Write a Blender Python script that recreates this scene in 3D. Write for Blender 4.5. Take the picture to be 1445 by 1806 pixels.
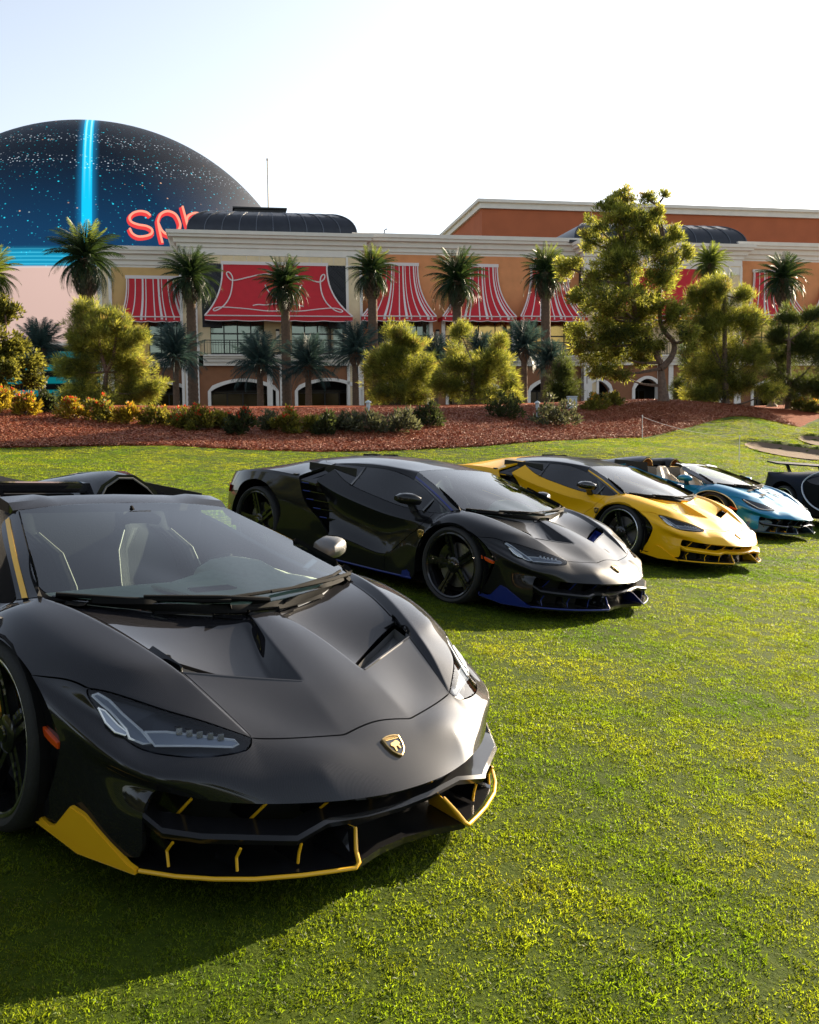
import bpy, bmesh, math, random
import numpy as np
from mathutils import Vector, Matrix, Euler
R_ = math.radians
S = bpy.context.scene
COL = S.collection
for o in list(bpy.data.objects): bpy.data.objects.remove(o)

# ---------------------------------------------------------------- camera
cam = bpy.data.cameras.new('camera'); camo = bpy.data.objects.new('camera', cam); COL.objects.link(camo)
EYE = 1.545
_p, _r = 0.07007, 0.0116
_fw = Vector((0, math.cos(_p), -math.sin(_p))); _up = Vector((0, math.sin(_p), math.cos(_p))); _rt = Vector((1, 0, 0))
_rt2 = _rt*math.cos(_r) - _up*math.sin(_r); _up2 = _rt*math.sin(_r) + _up*math.cos(_r)
_m = Matrix((_rt2, _up2, -_fw)).transposed().to_4x4(); _m.translation = (0, 0, EYE)
camo.matrix_world = _m
cam.sensor_fit = 'VERTICAL'; cam.sensor_height = 36; cam.lens = 36*1685.15/1806; cam.shift_y = (850-903)/1806
cam.clip_start = 0.05; cam.clip_end = 3000
S.camera = camo

# ---------------------------------------------------------------- sky and sun
SUN_AZ, SUN_EL = 46, 20.3            # degrees right of straight ahead, above the horizon
W = bpy.data.worlds.new('World'); S.world = W; W.use_nodes = True
nt = W.node_tree
for n in list(nt.nodes): nt.nodes.remove(n)
sky = nt.nodes.new('ShaderNodeTexSky'); sky.sky_type = 'NISHITA'; sky.sun_disc = False
sky.sun_elevation = R_(SUN_EL); sky.sun_rotation = R_(SUN_AZ)
sky.air_density = 1.0; sky.dust_density = 2.4; sky.ozone_density = 1.2; sky.altitude = 600
bg = nt.nodes.new('ShaderNodeBackground'); bg.inputs['Strength'].default_value = 0.082
wo = nt.nodes.new('ShaderNodeOutputWorld')
hs = nt.nodes.new('ShaderNodeHueSaturation'); hs.inputs['Saturation'].default_value = .52
nt.links.new(sky.outputs[0], hs.inputs['Color']); nt.links.new(hs.outputs[0], bg.inputs[0]); nt.links.new(bg.outputs[0], wo.inputs[0])
sun = bpy.data.lights.new('sun', 'SUN'); sun.energy = 5.0; sun.angle = R_(0.5); sun.color = (1.0, 0.83, 0.60)
suno = bpy.data.objects.new('sun', sun); COL.objects.link(suno)
_a, _e = R_(SUN_AZ), R_(SUN_EL)
SUNV = Vector((math.sin(_a)*math.cos(_e), math.cos(_a)*math.cos(_e), math.sin(_e)))
suno.rotation_euler = SUNV.to_track_quat('Z', 'Y').to_euler(); suno.location = SUNV*60
S.view_settings.view_transform = 'Standard'; S.view_settings.look = 'None'
S.view_settings.exposure = 1.72; S.view_settings.gamma = 1.0; S.view_settings.use_curve_mapping = False
S.cycles.max_bounces = 8; S.cycles.transparent_max_bounces = 16; S.cycles.caustics_reflective = False; S.cycles.caustics_refractive = False

# ---------------------------------------------------------------- helpers
def at(u, v, Y):
    """the point at distance Y ahead whose direction is that of photo pixel (u, v)"""
    a, b = (u-722.5)/1685.15, -(v-850)/1685.15
    d = _fw + _rt2*a + _up2*b
    return Vector((0, 0, EYE)) + d*(Y/d.y)
def mat(name, col=(.5,.5,.5), rough=.5, metal=0., coat=0., coat_rough=.05, spec=.5, emit=None, emit_s=0., vary=0., vscale=20., bump=0., bscale=200., sss=0., trans=0., alpha=1., sheen=0.):
    m = bpy.data.materials.new(name); m.use_nodes = True
    t = m.node_tree; b = t.nodes['Principled BSDF']
    b.inputs['Base Color'].default_value = (*col, 1); b.inputs['Roughness'].default_value = rough
    b.inputs['Metallic'].default_value = metal; b.inputs['Coat Weight'].default_value = coat
    b.inputs['Coat Roughness'].default_value = coat_rough; b.inputs['Specular IOR Level'].default_value = spec
    if trans: b.inputs['Transmission Weight'].default_value = trans
    if sheen: b.inputs['Sheen Weight'].default_value = sheen
    if emit: b.inputs['Emission Color'].default_value = (*emit, 1); b.inputs['Emission Strength'].default_value = emit_s
    if vary or bump:
        tc = t.nodes.new('ShaderNodeTexCoord')
    if vary:
        nz = t.nodes.new('ShaderNodeTexNoise'); nz.inputs['Scale'].default_value = vscale; nz.inputs['Detail'].default_value = 6
        t.links.new(tc.outputs['Object'], nz.inputs['Vector'])
        mr = t.nodes.new('ShaderNodeMapRange'); mr.inputs['From Min'].default_value = .25; mr.inputs['From Max'].default_value = .75
        mr.inputs['To Min'].default_value = 1-vary; mr.inputs['To Max'].default_value = 1+vary
        t.links.new(nz.outputs['Fac'], mr.inputs['Value'])
        mx = t.nodes.new('ShaderNodeVectorMath'); mx.operation = 'SCALE'; mx.inputs[0].default_value = col
        t.links.new(mr.outputs[0], mx.inputs['Scale']); t.links.new(mx.outputs[0], b.inputs['Base Color'])
    if bump:
        n2 = t.nodes.new('ShaderNodeTexNoise'); n2.inputs['Scale'].default_value = bscale; n2.inputs['Detail'].default_value = 4
        t.links.new(tc.outputs['Object'], n2.inputs['Vector'])
        bp = t.nodes.new('ShaderNodeBump'); bp.inputs['Strength'].default_value = bump; bp.inputs['Distance'].default_value = .02
        t.links.new(n2.outputs['Fac'], bp.inputs['Height']); t.links.new(bp.outputs[0], b.inputs['Normal'])
    return m

def tag(o, label=None, cat=None, group=None, kind=None):
    if label: o['label'] = label
    if cat: o['category'] = cat
    if group: o['group'] = group
    if kind: o['kind'] = kind
    return o
def empty(name, loc=(0,0,0), rot=None, mw=None):
    o = bpy.data.objects.new(name, None); COL.objects.link(o); o.empty_display_size = .2
    if mw is not None: o.matrix_world = mw
    else:
        o.location = loc
        if rot: o.rotation_euler = rot
    return o
def thing(name, label, cat, loc=(0,0,0), rot=None, group=None, mw=None):
    return tag(empty(name, loc, rot, mw), label, cat, group)
def link(name, me, m=None, parent=None, loc=None):
    o = bpy.data.objects.new(name, me); COL.objects.link(o)
    if m is not None:
        for q in (m if isinstance(m, (list, tuple)) else [m]): me.materials.append(q)
    if parent is not None: o.parent = parent
    if loc: o.location = loc
    return o
class MB:
    """collects shapes into one mesh"""
    def __init__(s): s.v = []; s.f = []; s.mi = []
    def add(s, v, f, mi=0):
        n = len(s.v); s.v += [tuple(map(float, q)) for q in v]; s.f += [tuple(i+n for i in q) for q in f]; s.mi += [mi]*len(f); return s
    def box(s, x0, x1, y0, y1, z0, z1, mi=0):
        return s.add([(x0,y0,z0),(x1,y0,z0),(x1,y1,z0),(x0,y1,z0),(x0,y0,z1),(x1,y0,z1),(x1,y1,z1),(x0,y1,z1)],
                     [(0,3,2,1),(4,5,6,7),(0,1,5,4),(1,2,6,5),(2,3,7,6),(3,0,4,7)], mi)
    def tube(s, pts, r, n=8, cap=True, mi=0):
        pts = [Vector(p) for p in pts]; rs = r if isinstance(r, (list, tuple)) else [r]*len(pts)
        V = []; F = []; ref = None
        for i, p in enumerate(pts):
            t = (pts[min(i+1, len(pts)-1)] - pts[max(i-1, 0)]).normalized()
            if ref is None: ref = t.orthogonal().normalized()
            a = (ref - t*ref.dot(t)); a = a.normalized() if a.length > 1e-6 else t.orthogonal().normalized(); ref = a; b = t.cross(a)
            V += [p + (a*math.cos(k*2*math.pi/n) + b*math.sin(k*2*math.pi/n))*rs[i] for k in range(n)]
        for i in range(len(pts)-1):
            F += [(i*n+k, i*n+(k+1) % n, (i+1)*n+(k+1) % n, (i+1)*n+k) for k in range(n)]
        if cap: F += [tuple(range(n-1, -1, -1)), tuple((len(pts)-1)*n+k for k in range(n))]
        return s.add(V, F, mi)
    def lathe(s, prof, n=32, axis='z', mi=0, close=False):
        V = []; m = len(prof); F = []
        for k in range(n):
            a = 2*math.pi*k/n; c, q = math.cos(a), math.sin(a)
            for r, h in prof: V.append({'z': (r*c, r*q, h), 'y': (r*c, h, r*q), 'x': (h, r*c, r*q)}[axis])
        for k in range(n):
            k2 = (k+1) % n
            for i in range(m-1 if not close else m):
                j = (i+1) % m
                F.append((k*m+i, k2*m+i, k2*m+j, k*m+j) if axis != 'y' else (k*m+i, k*m+j, k2*m+j, k2*m+i))
        return s.add(V, F, mi)
    def prism(s, poly, d, mi=0):
        """poly: 3-D polygon, d: extrusion vector"""
        n = len(poly); d = Vector(d); P = [Vector(p) for p in poly]
        return s.add(P + [p+d for p in P], [tuple(range(n)), tuple(range(2*n-1, n-1, -1))] + [(i, i+n, (i+1) % n+n, (i+1) % n) for i in range(n)], mi)
    def strip(s, A, B, mi=0):
        n = len(A); return s.add(list(A)+list(B), [(i, i+1, n+i+1, n+i) for i in range(n-1)], mi)
    def mesh(s, name, smooth=False, angle=None):
        me = bpy.data.meshes.new(name); me.from_pydata(s.v, [], s.f); me.update()
        if any(s.mi): me.polygons.foreach_set('material_index', s.mi)
        if smooth:
            me.polygons.foreach_set('use_smooth', [True]*len(s.f))
            if angle: me.set_sharp_from_angle(angle=R_(angle))
        return me
    def build(s, name, m, parent=None, smooth=False, angle=None, fix=True, bevel=0, loc=None):
        me = s.mesh(name, smooth, angle)
        if fix or bevel:
            bm = bmesh.new(); bm.from_mesh(me)
            if fix: bmesh.ops.recalc_face_normals(bm, faces=bm.faces)
            if bevel:
                bmesh.ops.bevel(bm, geom=[e for e in bm.edges if e.is_manifold and e.calc_face_angle(0) > .5], offset=bevel, segments=2, affect='EDGES', clamp_overlap=True)
            bm.to_mesh(me); bm.free()
            if smooth or bevel:
                me.polygons.foreach_set('use_smooth', [True]*len(me.polygons)); me.set_sharp_from_angle(angle=R_(angle or 35))
        return link(name, me, m, parent, loc)
def spline(pts, n):
    """Catmull-Rom through pts, n points per span"""
    P = [Vector(p) for p in pts]; out = []
    for i in range(len(P)-1):
        p0 = P[max(i-1, 0)]; p1 = P[i]; p2 = P[i+1]; p3 = P[min(i+2, len(P)-1)]
        for k in range(n):
            t = k/n
            out.append(.5*((2*p1) + (p2-p0)*t + (2*p0-5*p1+4*p2-p3)*t*t + (3*p1-p0-3*p2+p3)*t**3))
    out.append(P[-1]); return out
def copy_tree(o, parent=None):
    c = o.copy(); COL.objects.link(c)
    if parent is not None: c.parent = parent
    for ch in list(o.children): copy_tree(ch, c)
    return c
# ---------------------------------------------------------------- terrain
TILTG = .08976
BORDER = [(-120,792,24),(-60,791,24.5),(0,790,25),(150,787,25.5),(300,786,26),(420,793,26),(560,797,26.5),(700,795,27.3),(850,788,28.8),(1000,777,31),(1130,772,34),(1200,757,37),(1284,735,41),(1324,735,42.5),(1410,754,42),(1445,738,45),(1500,728,47)]
TOP = [(-120,720,32),(0,727,32),(100,735,32),(200,745,31.5),(300,752,31),(430,766,30),(560,764,30.5),(700,758,31.5),(850,736,36),(980,750,35.5),(1030,724,41),(1100,714,44),(1170,709,45),(1280,714,47),(1400,722,49),(1500,716,50)]
BP = [at(*q) for q in BORDER]
CP = [(x, y, -.02-TILTG*x) for x in (-9,-6,-3,0,3,6,9) for y in (-5,0,5,9,13)]
CP += [(x, 17, -.01-TILTG*x+.02) for x in (-9,-5,0,5)] + [(x, y, -.02-TILTG*x) for x, y in ((3,20),(6,20),(9,17),(13,13),(13,18),(12,8),(9.3,17.),(8.2,20.2),(11,20))]
CP += [tuple(p) for p in BP] + [tuple(at(*q)) for q in TOP]
CP += [tuple(at(1330,792,33)), tuple(at(1400,812,31)), tuple(at(1400,768,38)), tuple(at(1445,772,38)), tuple(at(1250,790,31)), tuple(at(1445,830,30)), tuple(at(1100,797,27))]
CP += [(x, 54, 1.8) for x in (-30,-15,0,15,30)] + [(x, 64, 1.62) for x in (-30,-15,0,15,30)] + [(28,25,-1.2),(28,15,-1.8),(-24,20,1.9),(-22,8,1.8)]
_c = np.array(CP, float)
def _phi(r2): return np.where(r2 > 1e-12, .5*r2*np.log(np.maximum(r2, 1e-12)), 0)
_n = len(_c); _d2 = ((_c[:, None, :2]-_c[None, :, :2])**2).sum(-1)
_A = np.zeros((_n+3, _n+3)); _A[:_n, :_n] = _phi(_d2)+np.eye(_n)*.6; _A[:_n, _n] = 1; _A[:_n, _n+1:] = _c[:, :2]; _A[_n:, :_n] = _A[:_n, _n:].T
_w = np.linalg.solve(_A, np.concatenate([_c[:, 2], np.zeros(3)]))
BUNK = [(at(1396,796,33.5), 1.45, 1.5, -.50), (at(1454,784,37), .9, 1.2, -.4)]     # sand hollows: centre, half length, half width, turn
def bunk_r(x, y, k):
    c, a, b, t = BUNK[k]; dx, dy = x-c.x, y-c.y; ct, st = math.cos(t), math.sin(t)
    p, q = (dx*ct+dy*st)/a, (-dx*st+dy*ct)/b
    an = np.arctan2(q, p); return np.sqrt(p*p+q*q)/(1+.13*np.sin(2*an+.8)+.08*np.sin(3*an))
def ground(x, y, hollow=True):
    x = np.asarray(x, float); y = np.asarray(y, float); sh = x.shape
    xc = np.clip(x, -26, 30).ravel(); yc = np.clip(y, -5, 64).ravel()
    d2 = (xc[:, None]-_c[None, :, 0])**2+(yc[:, None]-_c[None, :, 1])**2
    z = _phi(d2)@_w[:_n]+_w[_n]+_w[_n+1]*xc+_w[_n+2]*yc
    if hollow:
        for k in range(len(BUNK)):
            r = bunk_r(xc, yc, k); far = np.clip((yc-BUNK[k][0].y+.25*(xc-BUNK[k][0].x))/1.2, -1, 1); z = z-.12*np.clip((1.04-r)/.25, 0, 1)+.16*np.exp(-((r-1.16)/.16)**2)*np.clip(far, 0, 1)-.10*np.exp(-((r-1.2)/.2)**2)*np.clip(-far, 0, 1)
    return z.reshape(sh)
def gz(x, y): return float(ground(np.array([x]), np.array([y]))[0])
def sheet(name, X, Y, m, dz=0., keep=None):
    gx, gy = np.meshgrid(X, Y); z = ground(gx, gy)+dz; nx, ny = len(X), len(Y)
    V = np.stack([gx, gy, z], -1).reshape(-1, 3)
    F = [(j*nx+i, j*nx+i+1, (j+1)*nx+i+1, (j+1)*nx+i) for j in range(ny-1) for i in range(nx-1)]
    if keep is not None:
        cx = V[:, 0][np.array(F)].mean(1); cy = V[:, 1][np.array(F)].mean(1); k = keep(cx, cy); F = [f for f, q in zip(F, k) if q]
        used = sorted({i for f in F for i in f}); mp = {i: k for k, i in enumerate(used)}; V = V[used]; F = [tuple(mp[i] for i in f) for f in F]
    me = bpy.data.meshes.new(name); me.from_pydata(V.tolist(), [], F); me.polygons.foreach_set('use_smooth', [True]*len(F)); me.update()
    return link(name, me, m)

def ramp_mat(name, stops, scales, rough=.9, bump=.4, bdist=.02, weights=(1, .6)):
    """two noises mixed into a colour ramp, with bump"""
    m = bpy.data.materials.new(name); m.use_nodes = True; t = m.node_tree; b = t.nodes['Principled BSDF']; b.inputs['Roughness'].default_value = rough; b.inputs['Specular IOR Level'].default_value = .08
    tc = t.nodes.new('ShaderNodeTexCoord'); ns = []
    for s in scales:
        n = t.nodes.new('ShaderNodeTexNoise'); n.inputs['Scale'].default_value = s; n.inputs['Detail'].default_value = 8; n.inputs['Roughness'].default_value = .65
        t.links.new(tc.outputs['Object'], n.inputs['Vector']); ns.append(n)
    mx = t.nodes.new('ShaderNodeMix'); mx.inputs[0].default_value = weights[1]
    t.links.new(ns[0].outputs['Fac'], mx.inputs[2]); t.links.new(ns[1].outputs['Fac'], mx.inputs[3])
    r = t.nodes.new('ShaderNodeValToRGB'); el = r.color_ramp.elements
    while len(el) < len(stops): el.new(.5)
    for e, (p, c) in zip(el, stops): e.position = p; e.color = (*c, 1)
    t.links.new(mx.outputs[0], r.inputs[0]); t.links.new(r.outputs[0], b.inputs['Base Color'])
    bp = t.nodes.new('ShaderNodeBump'); bp.inputs['Strength'].default_value = bump; bp.inputs['Distance'].default_value = bdist
    t.links.new(ns[1].outputs['Fac'], bp.inputs['Height']); t.links.new(bp.outputs[0], b.inputs['Normal'])
    return m
M_LAWN = ramp_mat('lawn_turf', [(.3, (.016,.032,.002)), (.5, (.040,.062,.004)), (.7, (.07,.088,.007))], (.8, 46), bump=.7, bdist=.03)
M_MULCH = ramp_mat('bark_mulch', [(.3, (.06,.013,.005)), (.5, (.20,.046,.017)), (.66, (.33,.092,.036)), (.8, (.45,.19,.085))], (3, 34), bump=1., bdist=.05, weights=(1, .8))
M_SAND = ramp_mat('shade_toned_sand', [(.3, (.12,.085,.06)), (.7, (.20,.145,.105))], (2, 60), bump=.3, bdist=.01)  # sand colour darkened to stand in for shadow in the hollows
M_PAVE = ramp_mat('pavement', [(.3, (.20,.17,.15)), (.7, (.30,.27,.24))], (.3, 8), bump=.1)
def spaced(*segs): return np.concatenate([np.linspace(a, b, n, endpoint=False) for a, b, n in segs])
XS = np.concatenate([spaced((-700,-60,8),(-60,-26,12),(-26,-12,16),(-12,34,160),(34,60,10),(60,700,8)), [700]])
YS = np.concatenate([spaced((-300,-6,8),(-6,16,44),(16,46,130),(46,66,24),(66,120,8),(120,900,10)), [900]])
lawn = tag(sheet('lawn', XS, YS, M_LAWN), kind='structure')
# mulch bed between the lawn edge and the back of the bank
bx = np.array([p.x for p in BP]); by = np.array([p.y for p in BP])
def border_y(x): return np.interp(x, bx, by)
mx_ = np.linspace(-16, 30, 160); rows = []
_rng = np.random.default_rng(5); wob = np.convolve(_rng.normal(0, 1, 180), np.ones(5)/5, 'same')[:160]*.10
for j, t in enumerate(np.linspace(0, 1, 70)**1.3):
    y = (border_y(mx_)+wob)*(1-t)+56*t; z = ground(mx_, y)+(.028 if j else -.06)
    rows.append(np.stack([mx_, y, z], -1))
V = np.concatenate(rows); nx = 160
me = bpy.data.meshes.new('mulch_bed'); me.from_pydata(V.tolist(), [], [(j*nx+i, j*nx+i+1, (j+1)*nx+i+1, (j+1)*nx+i) for j in range(69) for i in range(nx-1)]); me.polygons.foreach_set('use_smooth', [True]*len(me.polygons))
tag(link('mulch_bed', me, M_MULCH), kind='structure')
for k in range(2):
    c, a, b, t_ = BUNK[k]
    o = tag(sheet('sand_bunker', np.linspace(c.x-a*1.3, c.x+a*1.3, 130), np.linspace(c.y-a*1.3, c.y+a*1.3, 130), M_SAND, .03, keep=lambda x, y: bunk_r(x, y, k) < .985), kind='structure')
tag(sheet('pavement', np.linspace(-90, 110, 40), np.linspace(57, 130, 20), M_PAVE, .03), kind='structure')
# ---------------------------------------------------------------- the long hotel front
WALLA = R_(11); W0 = at(640, 600, 80); W0.z = 0
WM = Matrix.Translation(W0) @ Matrix.Rotation(WALLA, 4, 'Z'); WI = WM.inverted()
def fac(u, v, d=0.):
    """photo pixel -> (s, z) on the wall plane d metres in front of the main front"""
    o = WI @ Vector((0, 0, EYE)); p = WI @ at(u, v, 50); r = p-o
    t = (-d-o.y)/r.y; q = o+r*t; return q.x, q.z
def fs(u, d=0., v=560): return fac(u, v, d)[0]
def fz(v, u=640, d=0.): return fac(u, v, d)[1]
MB_ = dict(
 terra=mat('terracotta_render', (.66,.265,.105), rough=.9, vary=.10, vscale=1.2, bump=.1, bscale=30),
 tan=mat('tan_render', (.58,.36,.14), rough=.9, vary=.08, vscale=1.2, bump=.1, bscale=30),
 cream=mat('cream_stone', (.74,.58,.35), rough=.85, vary=.08, vscale=2),
 white=mat('white_trim', (.76,.70,.62), rough=.8, vary=.05, vscale=1.5),
 red=mat('red_canvas', (.52,.014,.022), rough=.75, vary=.06, vscale=2),
 stripe=mat('white_canvas', (.72,.64,.60), rough=.75),
 roof=mat('dark_metal_roof', (.025,.028,.036), rough=.38, metal=.3, vary=.2, vscale=2),
 rooftop=mat('roof_capping', (.016,.016,.018), rough=.6),
 rib=mat('roof_rib', (.10,.11,.13), rough=.35, metal=.4),
 frame=mat('bronze_frame', (.016,.013,.011), rough=.4),
 lattice=mat('dark_lattice', (.014,.015,.020), rough=.6),
 iron=mat('black_iron', (.01,.01,.011), rough=.5),
 dark=mat('dark_interior', (.02,.016,.014), rough=.9),
 glassu=mat('pale_reflecting_glass', (.20,.23,.20), rough=.06, metal=.75),
 glassd=mat('gold_reflecting_glass', (.55,.36,.12), rough=.10, metal=.9),
 brown=mat('brown_render', (.26,.11,.05), rough=.9, vary=.1, vscale=1.5),
 lamp=mat('lamp_glass', (.8,.75,.6), rough=.3, emit=(1,.72,.38), emit_s=1.2),
)
HB = thing('hotel_building', 'long terracotta and cream hotel front with red striped awnings and dark domed roofs', 'building', mw=WM)
ZB = 1.55
def wallbox(name, u0, u1, z0, z1, d0, d1, m, par=None, bev=0):
    return MB().box(fs(u0), fs(u1), -d1, -d0, z0, z1).build(name, MB_[m], par or HB, bevel=bev)
def sbox(mb, s0, s1, z0, z1, d0, d1): mb.box(s0, s1, -d1, -d0, z0, z1)
Z_BAL = fz(628, 430); Z_TOP = fz(411, 650)
# main wall masses (back plane d=0 is the right wing front)
secs = [('left', 176, 318, 'tan', -1.0, 436), ('pav', 318, 640, 'cream', 1.2, 408), ('right', 640, 1030, 'terra', 0., 414), ('pav2', 1030, 1308, 'cream', 1.2, 427), ('far', 1308, 1640, 'terra', 0., 429)]
CORN = [(0, .0), (.10, .0), (.12, .12), (.34, .14), (.36, .34), (.60, .40), (.64, .70), (.78, .74), (.80, .86), (1.0, .90)]
def cornice(s0, s1, ztop, h, d, par, ret0=True, ret1=True, deep=9., name='cornice'):
    """moulded cornice with returns at its ends; profile: (height fraction, projection in metres)"""
    m = MB(); rows = []
    for f, pr in CORN:
        z = ztop-h+h*f; e0 = pr if ret0 else 0; e1 = pr if ret1 else 0
        r = []
        r.append((s0-e0, -d+deep, z)) if ret0 else r.append((s0, -d-pr, z))
        r += [(s0-e0, -d-pr, z), (s1+e1, -d-pr, z)]
        r.append((s1+e1, -d+deep, z)) if ret1 else r.append((s1, -d-pr, z))
        rows.append(r)
    n = 4
    m.add([p for r in rows for p in r], [(i*n+k, i*n+k+1, (i+1)*n+k+1, (i+1)*n+k) for i in range(len(rows)-1) for k in range(n-1)])
    t = rows[-1]; m.add([t[0], t[1], t[2], t[3]], [(0, 1, 2, 3)])
    return m.build(name, MB_['white'], par)
for nm, u0, u1, m, d, vt in secs:
    zt = fz(vt, max(u0, 200), d)
    up = 'terra' if m == 'terra' else m
    s0, s1 = fs(u0, d), fs(u1, d)
    if nm in ('pav', 'pav2'): hc = 1.35
    else: hc = 1.55
    deep = 14
    MB().box(s0, s1, -d+.6, deep, fz(645, 430), zt-.25).box(s0, s1, -d+3.5, deep, ZB-1, fz(645, 430)).build('inner_wall', MB_['dark'], HB)      # body behind the facing
    cornice(s0, s1, zt, hc, d, HB, True, True, 10)
    # facing above the openings and around them is built further down
    globals()['sec_'+nm] = (s0, s1, d, zt, zt-hc, m)

def facing(s0, s1, d, z0, z1, holes, m, name):
    """wall skin with rectangular openings (s0, s1, z0, z1), 0.6 m deep reveals"""
    xs = sorted({s0, s1, *[h[0] for h in holes], *[h[1] for h in holes]}); zs = sorted({z0, z1, *[h[2] for h in holes], *[h[3] for h in holes]})
    b = MB()
    for i in range(len(xs)-1):
        for j in range(len(zs)-1):
            cx, cz = (xs[i]+xs[i+1])/2, (zs[j]+zs[j+1])/2
            if not any(h[0] < cx < h[1] and h[2] < cz < h[3] for h in holes):
                b.box(xs[i], xs[i+1], -d, -d+.62, zs[j], zs[j+1])
    me = b.mesh(name); bm = bmesh.new(); bm.from_mesh(me); bmesh.ops.remove_doubles(bm, verts=bm.verts, dist=.001)
    seen = {}
    for f in bm.faces: seen.setdefault(tuple(sorted(v.index for v in f.verts)), []).append(f)
    bmesh.ops.delete(bm, geom=[f for fs_ in seen.values() if len(fs_) > 1 for f in fs_], context='FACES_ONLY')
    bmesh.ops.recalc_face_normals(bm, faces=bm.faces); bm.to_mesh(me); bm.free()
    return link(name, me, MB_[m], HB)

def window(s0, s1, z0, z1, d, cols, transom, gl='glassu', name='french_window'):
    """glazed doors with a transom light; set back in its opening"""
    f = MB(); t = .07
    f.box(s0, s1, -d, -d+.12, z1-t, z1); f.box(s0, s1, -d, -d+.12, z0, z0+t)
    n = cols
    for k in range(n+1):
        s = s0+(s1-s0)*k/n; w = .09 if k % 2 == 0 else .06
        f.box(s-w/2 if k else s0, s+w/2 if k < n else s1, -d-.006, -d+.114, z0+.002, z1-.002)
    f.box(s0+.003, s1-.003, -d-.01, -d+.11, transom-.05, transom+.05)
    w = f.build(name, MB_['frame'], HB)
    for k in range(n):
        a, b = s0+(s1-s0)*k/n+.05, s0+(s1-s0)*(k+1)/n-.05
        for q0, q1 in ((z0+t, transom-.06), (transom+.06, z1-t)):
            MB().box(a, b, -d+.05, -d+.07, q0, q1).build('pane', MB_[gl], w)
    return w
def awning(st0, st1, sb0, sb1, zt, zb, d, proj, stripes, nst=10, name='awning', par=None):
    """flared canvas hood: concave front, two flared flanks, stripes, scalloped valance"""
    A = thing_part('awning_frame', par or HB) if 0 else None
    N = 12; C = []
    for i in range(N+1):
        t = i/N; out = .12+proj*(.10*t+.90*t**2.6); c = st0+(sb0-st0)*(t**2.2); e = st1+(sb1-st1)*(t**2.2); z = zt+(zb-zt)*t**.93
        C.append((c, e, -d-out, z))
    cloth = MB()
    M = 24
    pts = [[(c+(e-c)*k/M, y, z) for k in range(M+1)] for c, e, y, z in C]
    cloth.add([p for r in pts for p in r], [(i*(M+1)+k, i*(M+1)+k+1, (i+1)*(M+1)+k+1, (i+1)*(M+1)+k) for i in range(N) for k in range(M)])
    for side in (0, 1):
        fl = [[( (c if side == 0 else e), y, z), ((c if side == 0 else e)*.35+(C[0][side]-(.0))*.65, -d-.02, z)] for c, e, y, z in C]
        cloth.add([p for r in fl for p in r], [(2*i, 2*i+1, 2*i+3, 2*i+2) for i in range(N)])
    aw = cloth.build(name, MB_['red'], par or HB, smooth=True, angle=40)
    # valance with a scalloped hem
    c, e, y, z = C[-1]; nv = 48; hem = [z-.34-.07*abs(math.sin(math.pi*k/nv*5))**.8 for k in range(nv+1)]
    top = [(c+(e-c)*k/nv, y-.004, z) for k in range(nv+1)]; bot = [(p[0], p[1]-.02, h) for p, h in zip(top, hem)]
    va = MB().strip(top, bot); va.strip([(c, y-.004, z), (c, -d-.05, z)], [(c, y, hem[0]), (c, -d-.05, hem[0])]); va.strip([(e, y-.004, z), (e, -d-.05, z)], [(e, y, hem[-1]), (e, -d-.05, hem[-1])])
    va.build('valance', MB_['red'], aw)
    MB().tube([(p[0], p[1]-.01, p[2]) for p in bot], .035, 4).build('hem', MB_['stripe'], aw)
    MB().tube([(c-.02, y-.01, z), (e+.02, y-.01, z)], .05, 6).build('front_rail', MB_['stripe'], aw)
    for side in (0, 1):   # white piping along the flanks
        MB().tube([((C[i][side]), C[i][2]-.008, C[i][3]) for i in range(N+1)], .065, 6).build('edge_piping', MB_['stripe'], aw)
    for a, w in stripes:
        P0, P1 = [], []
        for i in range(N+1):
            cc, ee, yy, zz = C[i]; s = cc+(ee-cc)*a; hw = w*(ee-cc)/2
            P0.append((s-hw, yy-.012, zz)); P1.append((s+hw, yy-.012, zz))
        P0.append((P0[-1][0], y-.018, z-.34)); P1.append((P1[-1][0], y-.018, z-.34))
        MB().strip(P0, P1).build('stripe', MB_['stripe'], aw)
    return aw
STR = [(.035,.012),(.16,.018),(.30,.035),(.36,.018),(.50,.018),(.60,.035),(.66,.018),(.78,.018),(.89,.035),(.945,.018)]
AW = []
def awning_px(ut0, ut1, ub0, ub1, vt, vb, d, proj, stripes, fr=True):
    umid = (ut0+ut1)/2
    zt = fac(umid, vt, d+.12)[1]; zb = fac(umid, vb, d+proj)[1]
    st0, st1 = fs(ut0, d+.12), fs(ut1, d+.12); sb0, sb1 = fs(ub0, d+proj), fs(ub1, d+proj)
    a = awning(st0, st1, sb0, sb1, zt, zb, d, proj, stripes)
    if fr: MB().box(st0-.12, st1+.12, -d-.16, -d+.01, zt-.04, zt+.22).build('head_rail', MB_['stripe'], a)
    AW.append((sb0, sb1, zb)); return a
PROJ = 1.7
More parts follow.
